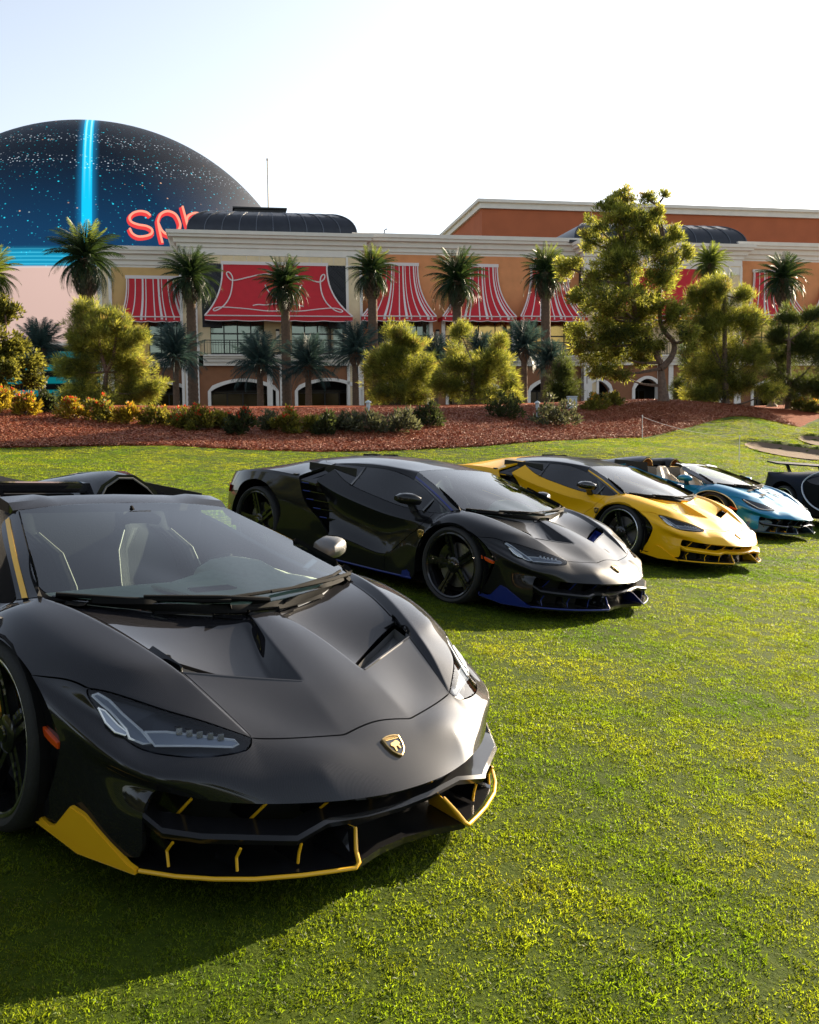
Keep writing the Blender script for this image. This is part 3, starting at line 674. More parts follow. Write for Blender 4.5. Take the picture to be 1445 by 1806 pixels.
# ---------------------------------------------------------------- car body: control cage of the right half (x forward from the front axle, y outward, z up)
CV = dict(
 L0=(1.152,0,.316),L1=(1.14,.15,.316),L2=(1.10,.30,.318),L3=(1.02,.48,.324),L4=(.90,.65,.333),L5=(.78,.77,.352),L6=(.63,.86,.392),L7=(.465,.935,.44),
 M0=(1.035,0,.412),M1=(1.025,.152,.416),M2=(1.003,.325,.422),M3=(.955,.50,.395),M4=(.88,.67,.400),M5=(.805,.785,.405),M6=(.665,.872,.45),
 K0=(.927,0,.478),K1=(.942,.159,.462),K2=(.897,.32,.469),TIP=(.845,.475,.484),
 Ha=(.874,.514,.459),Hb=(.835,.645,.452),Hd=(.72,.775,.462),He=(.59,.825,.508),Hf=(.462,.852,.608),T2=(.745,.605,.536),T1=(.64,.708,.567),
 F0=(.82,0,.532),F1=(.82,.156,.526),F2=(.765,.33,.526),
 C1=(.70,.535,.573),C2=(.555,.582,.645),C3=(.39,.632,.704),C4=(.226,.682,.748),C5=(.06,.722,.776),C6=(-.09,.755,.79),
 G1=(.695,.508,.560),G2=(.535,.545,.632),G3=(.37,.59,.684),G4=(.20,.635,.730),G5=(.03,.672,.757),G6=(-.10,.705,.77),
 V0=(.70,0,.590),V1=(.69,.153,.584),V2=(.61,.34,.604),
 W1=(.578,.200,.558),W2=(.492,.345,.577),W3=(.43,.560,.655),
 H0=(.45,0,.678),H1=(.45,.112,.670),H1b=(.44,.158,.608),H2=(.39,.33,.622),
 J0=(.285,0,.722),J1=(.277,.072,.718),J1b=(.258,.108,.698),J2=(.20,.31,.703),
 CW0=(.245,0,.729),CW1=(.24,.072,.728),CW1b=(.232,.10,.726),CW2=(.15,.33,.740),CW3=(.04,.53,.754),
 FM2=(.49,.735,.655),FM3=(.36,.805,.690),FM4=(.20,.84,.723),FM5=(.05,.862,.745),FM6=(-.10,.872,.747),
 A0=(-.40,.965,.16),A1b=(-.395,.965,.33),A1=(-.355,.96,.50),A2=(-.26,.957,.61),A3=(-.12,.955,.668),A4=(.033,.955,.678),A5=(.16,.953,.656),A6=(.274,.95,.615),A7=(.385,.945,.545),
 S1=(-.22,.90,.70),E1=(-.2,.805,.762),E1b=(-.32,.835,.735),S2=(-.38,.935,.622),Rm=(-.56,.955,.47),U2=(-.56,.975,.153),
 R3=(-.743,.985,.313),U3=(-.743,.985,.155),R4=(-1.1,.99,.343),U4=(-1.1,.99,.157),R5=(-1.407,.99,.374),U5=(-1.407,.99,.16),R6=(-1.53,.985,.371),U6=(-1.53,.99,.16),
 E2=(-.68,.88,.748),E3=(-1.05,.885,.805),E4=(-1.417,.872,.874),E5=(-1.72,.80,.985),E6=(-1.80,.72,1.035),
 S3=(-.72,.95,.655),S4=(-1.1,.955,.705),S5=(-1.506,.945,.775),S6=(-1.851,.91,.86),
 Q3=(-.85,.925,.48),Q4=(-1.15,.915,.52),Q5=(-1.45,.905,.57),Q6=(-1.68,.885,.66),
 N7=(.39,.93,.24),N6=(.62,.872,.25),N5=(.778,.812,.275),O7=(.35,.925,.165),O6=(.60,.875,.155),O5=(.77,.81,.15),
 X0=(-2.06,.95,.885),X1=(-1.955,.985,.71),X2=(-1.83,1.0,.60),X3=(-1.64,1.0,.487),
 Z0=(-2.26,1.0,.17),Z1=(-2.245,1.01,.45),Z2=(-2.33,1.012,.64),Z3=(-2.50,1.0,.745),Z4=(-2.69,.985,.782),Z5=(-2.92,.965,.745),Z6=(-3.06,.955,.63),Z7=(-3.12,.95,.45),Z8=(-3.12,.95,.22),
 Y1=(-2.45,.945,.895),Y2=(-2.8,.925,.88),Y3=(-3.15,.86,.83),Y4=(-3.5,.68,.79),Y5=(-3.62,.40,.79),Y6=(-3.65,0,.80),
 b1=(-3.3,.865,.60),b2=(-3.55,.70,.62),b3=(-3.66,.40,.62),b4=(-3.68,0,.62),c1=(-3.3,.88,.35),c2=(-3.56,.70,.33),c3=(-3.68,.4,.3),c4=(-3.70,0,.3),
 RR0=(-1.9,0,1.125),RR1=(-2.0,.35,1.095),RR2=(-2.12,.57,1.042),D1a=(-2.5,0,1.035),D1b=(-2.5,.43,1.012),D2a=(-3.06,0,.90),D2b=(-3.06,.50,.884),D3a=(-3.4,0,.84),D3b=(-3.4,.48,.825),
 Ra=(-.87,0,1.072),Rb=(-.86,.30,1.066),Rc=(-.842,.53,1.048),m1a=(-1.15,0,1.11),m1b=(-1.15,.32,1.103),m1c=(-1.13,.585,1.066),m2a=(-1.5,0,1.132),m2b=(-1.5,.33,1.122),m2c=(-1.47,.635,1.07),
 PA=(-.815,.612,.975),PAm=(-.50,.722,.885),PWm=(-.46,.648,.930),wt1=(-1.131,.612,1.035),wt2=(-1.456,.655,1.037),
 B0=(.215,0,.762),B0a=(.208,.10,.763),B1=(.13,.40,.776),B2=(-.085,.735,.793),w0=(-.33,0,.938),w1=(-.37,.37,.930),
)
CF = dict(
 front_bumper='L0 L1 M1 M0;L1 L2 M2 M1;L2 L3 M3 M2;L3 L4 M4 M3;L4 L5 M5 M4;L5 L6 M6 M5;L6 L7 A7 M6;M0 M1 K1 K0;M1 M2 K2 K1;M2 M3 TIP K2;M3 M4 Hb Ha;M3 Ha TIP;M4 M5 Hd Hb;M5 M6 He Hd;M6 A7 A6 He;He A6 Hf;L7 L6 N6 N7;L6 L5 N5 N6;N7 N6 O6 O7;N6 N5 O5 O6',
 headlight_lens='TIP Ha Hb T2;T2 Hb Hd T1;T1 Hd He Hf',
 hood='K0 K1 F1 F0;K1 K2 F2 F1;K2 TIP G1 F2;F0 F1 V1 V0;F1 F2 V2 V1;F2 G1 G2 V2;V0 V1 H1 H0;V1 W1 H1b H1;W1 W2 H2 H1b;W2 W3 G3 H2;G2 G3 W3;H0 H1 J1 J0;H1 H1b J1b J1;H1b H2 J2 J1b;H2 G3 G4 J2;J0 J1 CW1 CW0;J1 J1b CW1b CW1;J1b J2 CW2 CW1b;J2 G4 G5 CW3;J2 CW3 CW2;CW3 G5 G6',
 fender='TIP C1 G1;G1 C1 C2 G2;G2 C2 C3 G3;G3 C3 C4 G4;G4 C4 C5 G5;G5 C5 C6 G6;C1 TIP T2;C1 T2 T1 C2;C2 T1 Hf FM2;C2 FM2 FM3 C3;C3 FM3 FM4 C4;C4 FM4 FM5 C5;C5 FM5 FM6 C6;FM2 Hf A6 FM3;FM3 A6 A5 FM4;FM4 A5 A4 FM5;FM5 A4 A3 FM6;FM6 A3 A2 S1;C6 FM6 S1 E1;E1 S1 S2 E1b;S1 A2 A1 S2;S2 A1 A1b Rm;A1b A0 U2 Rm;Rm U2 U3 R3',
 door='E1b S2 S3 E2;E2 S3 S4 E3;E3 S4 S5 E4;E4 S5 S6 E5;S2 Rm Q3 S3;S3 Q3 Q4 S4;S4 Q4 Q5 S5;S5 Q5 Q6 S6;Rm R3 Q3;Q3 R3 R4 Q4;Q4 R4 R5 Q5;Q5 R5 R6 Q6',
 sill='R3 U3 U4 R4;R4 U4 U5 R5;R5 U5 U6 R6',
 rear_fender='R6 U6 Z0 Z1;X3 R6 Z1 Z2;X2 X3 Z2;X1 X2 Z2 Z3;X0 X1 Z3 Y1;Y1 Z3 Z4 Y2;Y2 Z4 Z5 Y3;Y3 Z5 Z6 b1',
 rear_bumper='Y3 b1 b2 Y4;Y4 b2 b3 Y5;Y5 b3 b4 Y6;Z6 Z7 c1 b1;b1 c1 c2 b2;b2 c2 c3 b3;b3 c3 c4 b4',
 engine_cover='RR0 RR1 D1a;RR1 RR2 D1b D1a;RR2 E6 X0 D1b;X0 Y1 D1b;D1b Y1 Y2 D2b;D2b Y2 Y3 D3b;D1a D1b D2b D2a;D2a D2b D3b D3a;D3a D3b Y5 Y6;D3b Y4 Y5;D3b Y3 Y4',
 roof='Ra Rb m1b m1a;Rb Rc m1c m1b;m1a m1b m2b m2a;m1b m1c m2c m2b;m2a m2b RR1 RR0;m2b m2c RR2 RR1;m2c E6 RR2;Rc PA wt1 m1c;m1c wt1 wt2 m2c;m2c wt2 E6',
 pillar='C6 E1 PAm PWm;PWm PAm PA Rc',
 side_window='E1 E1b PAm;E1b E2 PA PAm;E2 E3 wt1 PA;E3 E4 wt2 wt1;E4 E5 E6 wt2',
 windshield='B0 B0a w1 w0;B0a B1 w1;B1 B2 PWm w1;w0 w1 Rb Ra;w1 PWm Rc Rb',
 cowl='CW0 CW1 B0a B0;CW1 CW1b B0a;CW1b CW2 B1 B0a;CW2 CW3 B1;CW3 G6 B2 B1;G6 C6 B2;C6 PWm B2',
)
CC = [('TIP C1 C2 C3 C4 C5 C6 E1', .8), ('TIP G1 G2 G3 G4 G5 G6', .9), ('L4 L5 L6 L7', .45), ('K1 F1 V1 H1 J1 CW1', .88), ('M1 K1', .8), ('W1 H1b J1b', .5),
      ('L2 M2 TIP', .75), ('M0 K0', .3), ('TIP Ha Hb Hd He Hf T1 T2 TIP', .95), ('E1 E1b E2 E3 E4 E5 E6 wt2 wt1 PA PAm E1', 1), ('S2 S3 S4 S5 S6', .8), ('S2 Rm R3 R4 R5 R6', .9),
      ('X0 Y1 Y2 Y3 Y4 Y5 Y6', .75), ('RR2 D1b D2b D3b', .35), ('C6 PWm Rc', 1), ('Rc Rb Ra', 1), ('CW0 CW1 CW1b CW2 CW3 G6 C6', 1), ('B0 B0a B1 B2', 1), ('B2 PWm', .8), ('E6 X0', .8), ('N5 O5', .8), ('Rc m1c m2c E6', .5), ('L7 N7 O7', .6), ('b1 b2 b3 b4', .4)]

def half_mesh(V, faces, creases):
    names = sorted({n for fs in faces.values() for f in fs.split(';') for n in f.split()})
    idx = {}; co = []; tgt = []
    for n in names:
        x, y, z = V[n]
        idx[n, 1] = len(co); co.append((x, -y, z))
        if y == 0: idx[n, -1] = idx[n, 1]
        else: idx[n, -1] = len(co); co.append((x, y, z))
    F = []; P = []; pan = list(faces)
    for k, p in enumerate(pan):
        for f in faces[p].split(';'):
            q = f.split()
            F.append([idx[n, 1] for n in q]); P.append(k); F.append([idx[n, -1] for n in q[::-1]]); P.append(k)
    cr = {}
    for line, w in creases:
        q = line.split()
        for a, b in zip(q, q[1:]):
            for s in (1, -1):
                if (a, s) in idx and (b, s) in idx: cr[frozenset((idx[a, s], idx[b, s]))] = w
    return np.array(co, float), F, P, pan, cr
def subdivide(co, F, P, cr, level, fit=5):
    me = bpy.data.meshes.new('tmp'); me.from_pydata([tuple(c) for c in co], [], F); me.update()
    bm = bmesh.new(); bm.from_mesh(me); bmesh.ops.recalc_face_normals(bm, faces=bm.faces); bm.to_mesh(me); bm.free()
    me.polygons.foreach_set('material_index', P)
    at = me.attributes.new('crease_edge', 'FLOAT', 'EDGE')
    at.data.foreach_set('value', [cr.get(frozenset(e.vertices), 0.) for e in me.edges])
    o = bpy.data.objects.new('tmp', me); COL.objects.link(o)
    for k in range(99): me.materials.append(None) if k < 20 else None
    md = o.modifiers.new('s', 'SUBSURF'); md.levels = 1; md.render_levels = 1; md.boundary_smooth = 'ALL'
    base = co.copy(); cur = co.copy()
    def ev():
        dg = bpy.context.evaluated_depsgraph_get(); dg.update(); return o.evaluated_get(dg).to_mesh()
    for it in range(fit):
        e = ev(); a = np.empty(len(e.vertices)*3); e.vertices.foreach_get('co', a); a = a.reshape(-1, 3)[:len(co)]
        d = base - a; cur = cur + .7*d
        me.vertices.foreach_set('co', cur.ravel()); me.update(); o.update_tag()
    md.levels = level
    dg = bpy.context.evaluated_depsgraph_get(); dg.update()
    e = bpy.data.meshes.new_from_object(o.evaluated_get(dg))
    bpy.data.objects.remove(o); bpy.data.meshes.remove(me)
    return e
def panels(e, pan, gap=.0032, depth=.02, sided=(), frit=(), nofold=()):
    """cut the smooth shell into its panels along the seams; every panel gets a folded edge"""
    nv = len(e.vertices); co = np.empty(nv*3); e.vertices.foreach_get('co', co); co = co.reshape(-1, 3)
    out = {}
    groups = {}
    for p in e.polygons:
        n = pan[p.material_index]
        key = (n, 0)
        if n in sided: key = (n, 1 if p.center.y > 0 else -1)
        groups.setdefault(key, []).append(tuple(p.vertices))
    for key, fs in groups.items():
        ids = {}; V = []
        for f in fs:
            for i in f:
                if i not in ids: ids[i] = len(V); V.append(co[i])
        bm = bmesh.new(); bv = [bm.verts.new(v) for v in V]
        for f in fs:
            try: bm.faces.new([bv[ids[i]] for i in f])
            except ValueError: pass
        bm.normal_update()
        bverts = [v for v in bm.verts if v.is_boundary]
        mv = {}
        for v in bverts:
            d = Vector()
            for ed in v.link_edges:
                if not ed.is_boundary: d += (ed.other_vert(v).co - v.co).normalized()
            if d.length > 1e-6: mv[v] = d.normalized()*gap
        for v, d in mv.items(): v.co += d
        if key[0] in frit:
            bs = set(bverts)
            for f in bm.faces:
                if any(v in bs for v in f.verts): f.material_index = 1
        if key[0] not in nofold:
            bm.normal_update(); nrm = {v: v.normal.copy() for v in bverts}
            r = bmesh.ops.extrude_edge_only(bm, edges=[ed for ed in bm.edges if ed.is_boundary])
            src = {}
            for g in r['geom']:
                if isinstance(g, bmesh.types.BMVert):
                    for ed in g.link_edges:
                        o_ = ed.other_vert(g)
                        if o_ in nrm: g.co -= nrm[o_]*depth; break
        me = bpy.data.meshes.new(key[0]); bm.to_mesh(me); bm.free()
        me.polygons.foreach_set('use_smooth', [True]*len(me.polygons)); me.set_sharp_from_angle(angle=R_(32))
        out[key] = me
    return out
SIDED = ('headlight_lens', 'fender', 'door', 'sill', 'rear_fender', 'pillar', 'side_window')
# ---------------------------------------------------------------- car fittings
M_glass_m = None
def glass(name, tint, rough=.0, fm=1.45):
    """thin car glass: clear view through plus sharp reflection"""
    m = bpy.data.materials.new(name); m.use_nodes = True; t = m.node_tree; t.nodes.clear()
    out = t.nodes.new('ShaderNodeOutputMaterial'); tr = t.nodes.new('ShaderNodeBsdfTransparent'); gl = t.nodes.new('ShaderNodeBsdfGlossy')
    tr.inputs[0].default_value = (*tint, 1); gl.inputs['Roughness'].default_value = rough
    fr = t.nodes.new('ShaderNodeFresnel'); fr.inputs['IOR'].default_value = 1.55; mx = t.nodes.new('ShaderNodeMixShader')
    mul = t.nodes.new('ShaderNodeMath'); mul.operation = 'MULTIPLY'; mul.inputs[1].default_value = fm; mul.use_clamp = True
    t.links.new(fr.outputs[0], mul.inputs[0]); t.links.new(mul.outputs[0], mx.inputs[0])
    t.links.new(tr.outputs[0], mx.inputs[1]); t.links.new(gl.outputs[0], mx.inputs[2]); t.links.new(mx.outputs[0], out.inputs[0])
    return m
def weave(m, scale=900, amt=.35):
    """carbon-fibre weave: fine checker in the base colour"""
    t = m.node_tree; b = t.nodes['Principled BSDF']; tc = t.nodes.new('ShaderNodeTexCoord'); ck = t.nodes.new('ShaderNodeTexChecker')
    ck.inputs['Scale'].default_value = scale; c = b.inputs['Base Color'].default_value
    ck.inputs['Color1'].default_value = (c[0]*(1+amt), c[1]*(1+amt), c[2]*(1+amt), 1); ck.inputs['Color2'].default_value = (c[0]*(1-amt), c[1]*(1-amt), c[2]*(1-amt), 1)
    mp = t.nodes.new('ShaderNodeMapping'); mp.inputs['Rotation'].default_value = (0, 0, R_(45))
    t.links.new(tc.outputs['Object'], mp.inputs[0]); t.links.new(mp.outputs[0], ck.inputs['Vector']); t.links.new(ck.outputs['Color'], b.inputs['Base Color'])
    return m
MAT = dict(
 carbon1=weave(mat('satin_carbon', (.010,.010,.012), rough=.5, spec=.02, coat=1., coat_rough=.035), 420, .3),
 carbon2=weave(mat('gloss_carbon', (.008,.008,.009), rough=.3, spec=.1, coat=.62, coat_rough=.03), 420, .3),
 yellow=mat('yellow_paint', (.86,.45,.004), rough=.42, spec=.15, coat=.38, coat_rough=.04, vary=.03, vscale=3),
 yellow_trim=mat('yellow_trim', (.78,.42,.01), rough=.42, coat=.3),
 blue_trim=mat('blue_trim', (.004,.016,.15), rough=.4, coat=.3),
 teal=mat('teal_paint', (.006,.17,.32), rough=.3, metal=.3, spec=.2, coat=.6, coat_rough=.03),
 navy=mat('navy_paint', (.003,.007,.018), rough=.5, spec=.12, coat=0., coat_rough=.03),
 black=mat('black_plastic', (.006,.006,.006), rough=.75, spec=.08),
 gloss_black=mat('gloss_black', (.006,.006,.007), rough=.15, coat=1.),
 rubber=mat('tyre_rubber', (.018,.018,.018), rough=.75, bump=.15, bscale=90),
 rim=mat('rim_black', (.014,.014,.015), rough=.22, metal=.4, coat=.6),
 silver=mat('machined_metal', (.62,.62,.64), rough=.25, metal=1.),
 disc=mat('brake_disc', (.25,.25,.26), rough=.4, metal=1.),
 gold=mat('gold', (.75,.5,.2), rough=.25, metal=1.),
 orange=mat('orange_lens', (.75,.09,.01), rough=.2, coat=1.),
 red=mat('red_lens', (.4,.01,.01), rough=.2, coat=1.),
 drl=mat('light_guide', (.88,.90,.92), rough=.25, coat=.6),
 housing=mat('lamp_housing', (.035,.04,.05), rough=.3, metal=.3),
 mesh=mat('grille_mesh', (.006,.006,.006), rough=.6),
 leather=mat('dark_leather', (.010,.010,.011), rough=.6, spec=.2, bump=.1, bscale=150),
 dash=mat('sun_lightened_suede', (.60,.56,.43), rough=.8, vary=.1, vscale=30),  # pale colour stands in for sun falling on the dash
 cream=mat('cream_leather', (.55,.47,.36), rough=.5),
 piping=mat('pale_piping', (.30,.26,.2), rough=.5),
 glass=glass('windshield_glass', (.52,.69,.67), fm=1.2),
 tint=glass('tinted_glass', (.12,.15,.17)),
 lens=glass('lamp_lens', (.90,.93,.96), fm=.9),
 frit=mat('windshield_border', (.006,.006,.007), rough=.1, coat=1.),
 mirror_shell=mat('sun_lightened_carbon', (.10,.10,.10), rough=.42, spec=.9),  # satin carbon lightened in colour to imitate sun on the shell
 dash2=mat('pale_suede', (.70,.64,.46), rough=.85),
 reflector=mat('lamp_reflector', (.32,.36,.42), rough=.3, metal=.5),
 dull_blue=mat('dull_blue', (.03,.075,.12), rough=.35, coat=.6),
 pale_line=mat('pale_line', (.45,.47,.5), rough=.3, metal=.5),
 tan=mat('tan_leather', (.45,.22,.08), rough=.5),
)
def mirror_pts(pts): return [(x, -y, z) for x, y, z in pts]

def make_wheel(root, x, side, R, w, yout, mt, name='wheel'):
    """rim mesh with tyre, disc, caliper and hub cap below it; outer face towards side"""
    rr = R-.055; s = side
    def lat(prof, n=56): return MB().lathe([(r, h) for r, h in prof], n, 'y')
    rim = MB().lathe([(rr+.006,-.006),(rr+.008,0),(rr-.004,.004),(rr-.016,-.004),(rr-.02,-.03),(rr-.035,-.12),(rr-.03,-w+.02),(rr,-w)], 56, 'y')
    nsp = 5
    for k in range(nsp):
        a = 2*math.pi*k/nsp + .25 + math.pi/2
        c, q = math.cos(a), math.sin(a)
        def P(r, t, h): return (r*c - t*q, h, r*q + t*c)
        w0, w1 = .034, .040
        r0, r1 = .05, rr-.008
        h0, h1 = -.045, -.010
        for t0, t1, hd in ((-1, -.25, 0), (.25, 1, 0), (-.25, .25, -.014)):
            V = []
            for r, ww, h in ((r0, w0, h0), ((r0+r1)/2, .030, -.034), (r1, w1, h1)):
                V += [P(r, ww*t0, h+hd), P(r, ww*t1, h+hd), P(r, ww*t1, h-.035), P(r, ww*t0, h-.035)]
            F = []
            for i in (0, 4): F += [(i, i+1, i+5, i+4), (i+1, i+2, i+6, i+5), (i+2, i+3, i+7, i+6), (i+3, i, i+4, i+7)]
            F += [(0,1,2,3), (8,9,10,11)]
            rim.add(V, F)
        for j in range(3):   # machined notches along one flank of the spoke
            r = .13 + j*.035
            h = -.038 + (r-r0)/(r1-r0)*.030
            rim.add([P(r, .014, h), P(r+.02, .014, h+.003), P(r+.02, .030, h+.003), P(r, .030, h), P(r, .014, h+.007), P(r+.02, .014, h+.010), P(r+.02, .030, h+.010), P(r, .030, h+.007)],
                    [(0,1,2,3),(4,5,6,7),(0,1,5,4),(1,2,6,5),(2,3,7,6),(3,0,4,7)], 1)
    rim.lathe([(0,-.03),(.05,-.03),(.068,-.04),(.07,-.08),(0,-.08)], 24, 'y')
    if mt.get('rim_edge'): rim.lathe([(rr+.009,.001),(rr+.001,.006),(rr-.010,.003),(rr-.012,-.001),(rr+.006,-.003)], 56, 'y', mi=1)
    def place(mb): mb.v = [(px+0, s*py, pz) for px, py, pz in mb.v]; return mb
    wh = place(rim).build(name, [mt['rim'], mt['notch']], root, smooth=True, angle=30, loc=(x, s*yout, R))
    ty = MB().lathe([(rr+.004,-.004),(rr+.012,.010),(rr+.028,.016),(R-.012,.008),(R-.001,-.012),(R,-.03),(R,-w+.02),(R-.012,-w-.005),(rr+.01,-w)], 64, 'y')
    for k in (.25, .5, .75): ty.lathe([(R+.0005,-w*k-.004),(R-.006,-w*k-.003),(R-.006,-w*k+.003),(R+.0005,-w*k+.004)], 64, 'y')
    place(ty).build('tyre', MAT['rubber'], wh, smooth=True, angle=40)
    place(MB().lathe([(.06,-.09),(.19,-.09),(.19,-.12),(.06,-.12)], 40, 'y')).build('brake_disc', MAT['disc'], wh, smooth=True, angle=30)
    cal = MB(); arc = [math.radians(d) for d in range(-50, 51, 10)]
    V = []
    for a in arc:
        for r, h in ((.125,-.07),(.205,-.07),(.205,-.14),(.125,-.14)): V.append((r*math.cos(a+2.6 if x > -1 else a+.5), h, r*math.sin(a+2.6 if x > -1 else a+.5)))
    F = [(0,1,2,3), tuple(len(V)-4+i for i in range(4))]
    for i in range(len(arc)-1): F += [(4*i+j, 4*i+(j+1) % 4, 4*i+4+(j+1) % 4, 4*i+4+j) for j in range(4)]
    place(cal.add(V, F)).build('brake_caliper', mt['caliper'], wh, bevel=.004)
    cap = place(MB().lathe([(0,-.022),(.024,-.022),(.03,-.026),(.03,-.034)], 24, 'y')).build('hub_cap', MAT['gloss_black'], wh, smooth=True, angle=30)
    return wh

def shield(parent, name, loc, nrm, upv, size, text=False):
    """crest: dark shield with a gold rim and a small gold emblem"""
    n = Vector(nrm).normalized(); u = Vector(upv); u = (u - n*u.dot(n)).normalized(); r = u.cross(n)
    ol = [(-.5,.42),(-.25,.50),(0,.52),(.25,.50),(.5,.42),(.47,.05),(.36,-.25),(.18,-.45),(0,-.56),(-.18,-.45),(-.36,-.25),(-.47,.05)]
    def P(a, b, h): return Vector(loc) + r*a*size + u*b*size + n*h*size
    m = MB(); k = len(ol)
    m.add([P(a, b, 0) for a, b in ol]+[P(a*.98, b*.98, .10) for a, b in ol]+[P(a*.86, b*.86, .12) for a, b in ol]+[P(a*.84, b*.84, .07) for a, b in ol],
          [(i, (i+1) % k, k+(i+1) % k, k+i) for i in range(k)]+[(k+i, k+(i+1) % k, 2*k+(i+1) % k, 2*k+i) for i in range(k)]+[(2*k+i, 2*k+(i+1) % k, 3*k+(i+1) % k, 3*k+i) for i in range(k)])
    m.add([P(a*.84, b*.84, .075) for a, b in ol], [tuple(range(k))], 1)
    bull = [(-.28,.02),(-.2,.12),(-.05,.14),(.1,.2),(.22,.14),(.26,.02),(.16,-.02),(.18,-.2),(.1,-.22),(.06,-.06),(-.06,-.1),(-.1,-.3),(-.17,-.3),(-.16,-.08)]
    m.prism([P(a, b, .075) for a, b in bull], n*size*.05)
    m.prism([P(a, b, .075) for a, b in ((-.36,.28),(.36,.28),(.36,.31),(-.36,.31))], n*size*.03)
    o = m.build(name, [MAT['gold'], MAT['gloss_black']], parent)
    if text:
        cu = bpy.data.curves.new('t', 'FONT'); cu.body = 'LAMBORGHINI'; cu.size = .115*size; cu.align_x = 'CENTER'; cu.extrude = .01*size
        t = bpy.data.objects.new('t', cu); COL.objects.link(t); dg = bpy.context.evaluated_depsgraph_get()
        me = bpy.data.meshes.new_from_object(t.evaluated_get(dg)); bpy.data.objects.remove(t)
        l = link('lettering', me, MAT['gold'], o)
        mw = Matrix((r, u, n)).transposed().to_4x4(); mw.translation = P(0, .335, .085); l.matrix_local = mw
    return o
BLADE = [(.778,.812,.282),(.84,.78,.246),(.93,.70,.240),(1.05,.49,.222),(1.08,.449,.222),(1.068,.316,.240),(1.082,.15,.226),(1.086,0,.222)]
SPLIT = [(.784,.817,.118),(.88,.748,.118),(.963,.664,.118),(1.033,.571,.118),(1.10,.44,.118),(1.136,.349,.118),(1.163,.272,.118)]

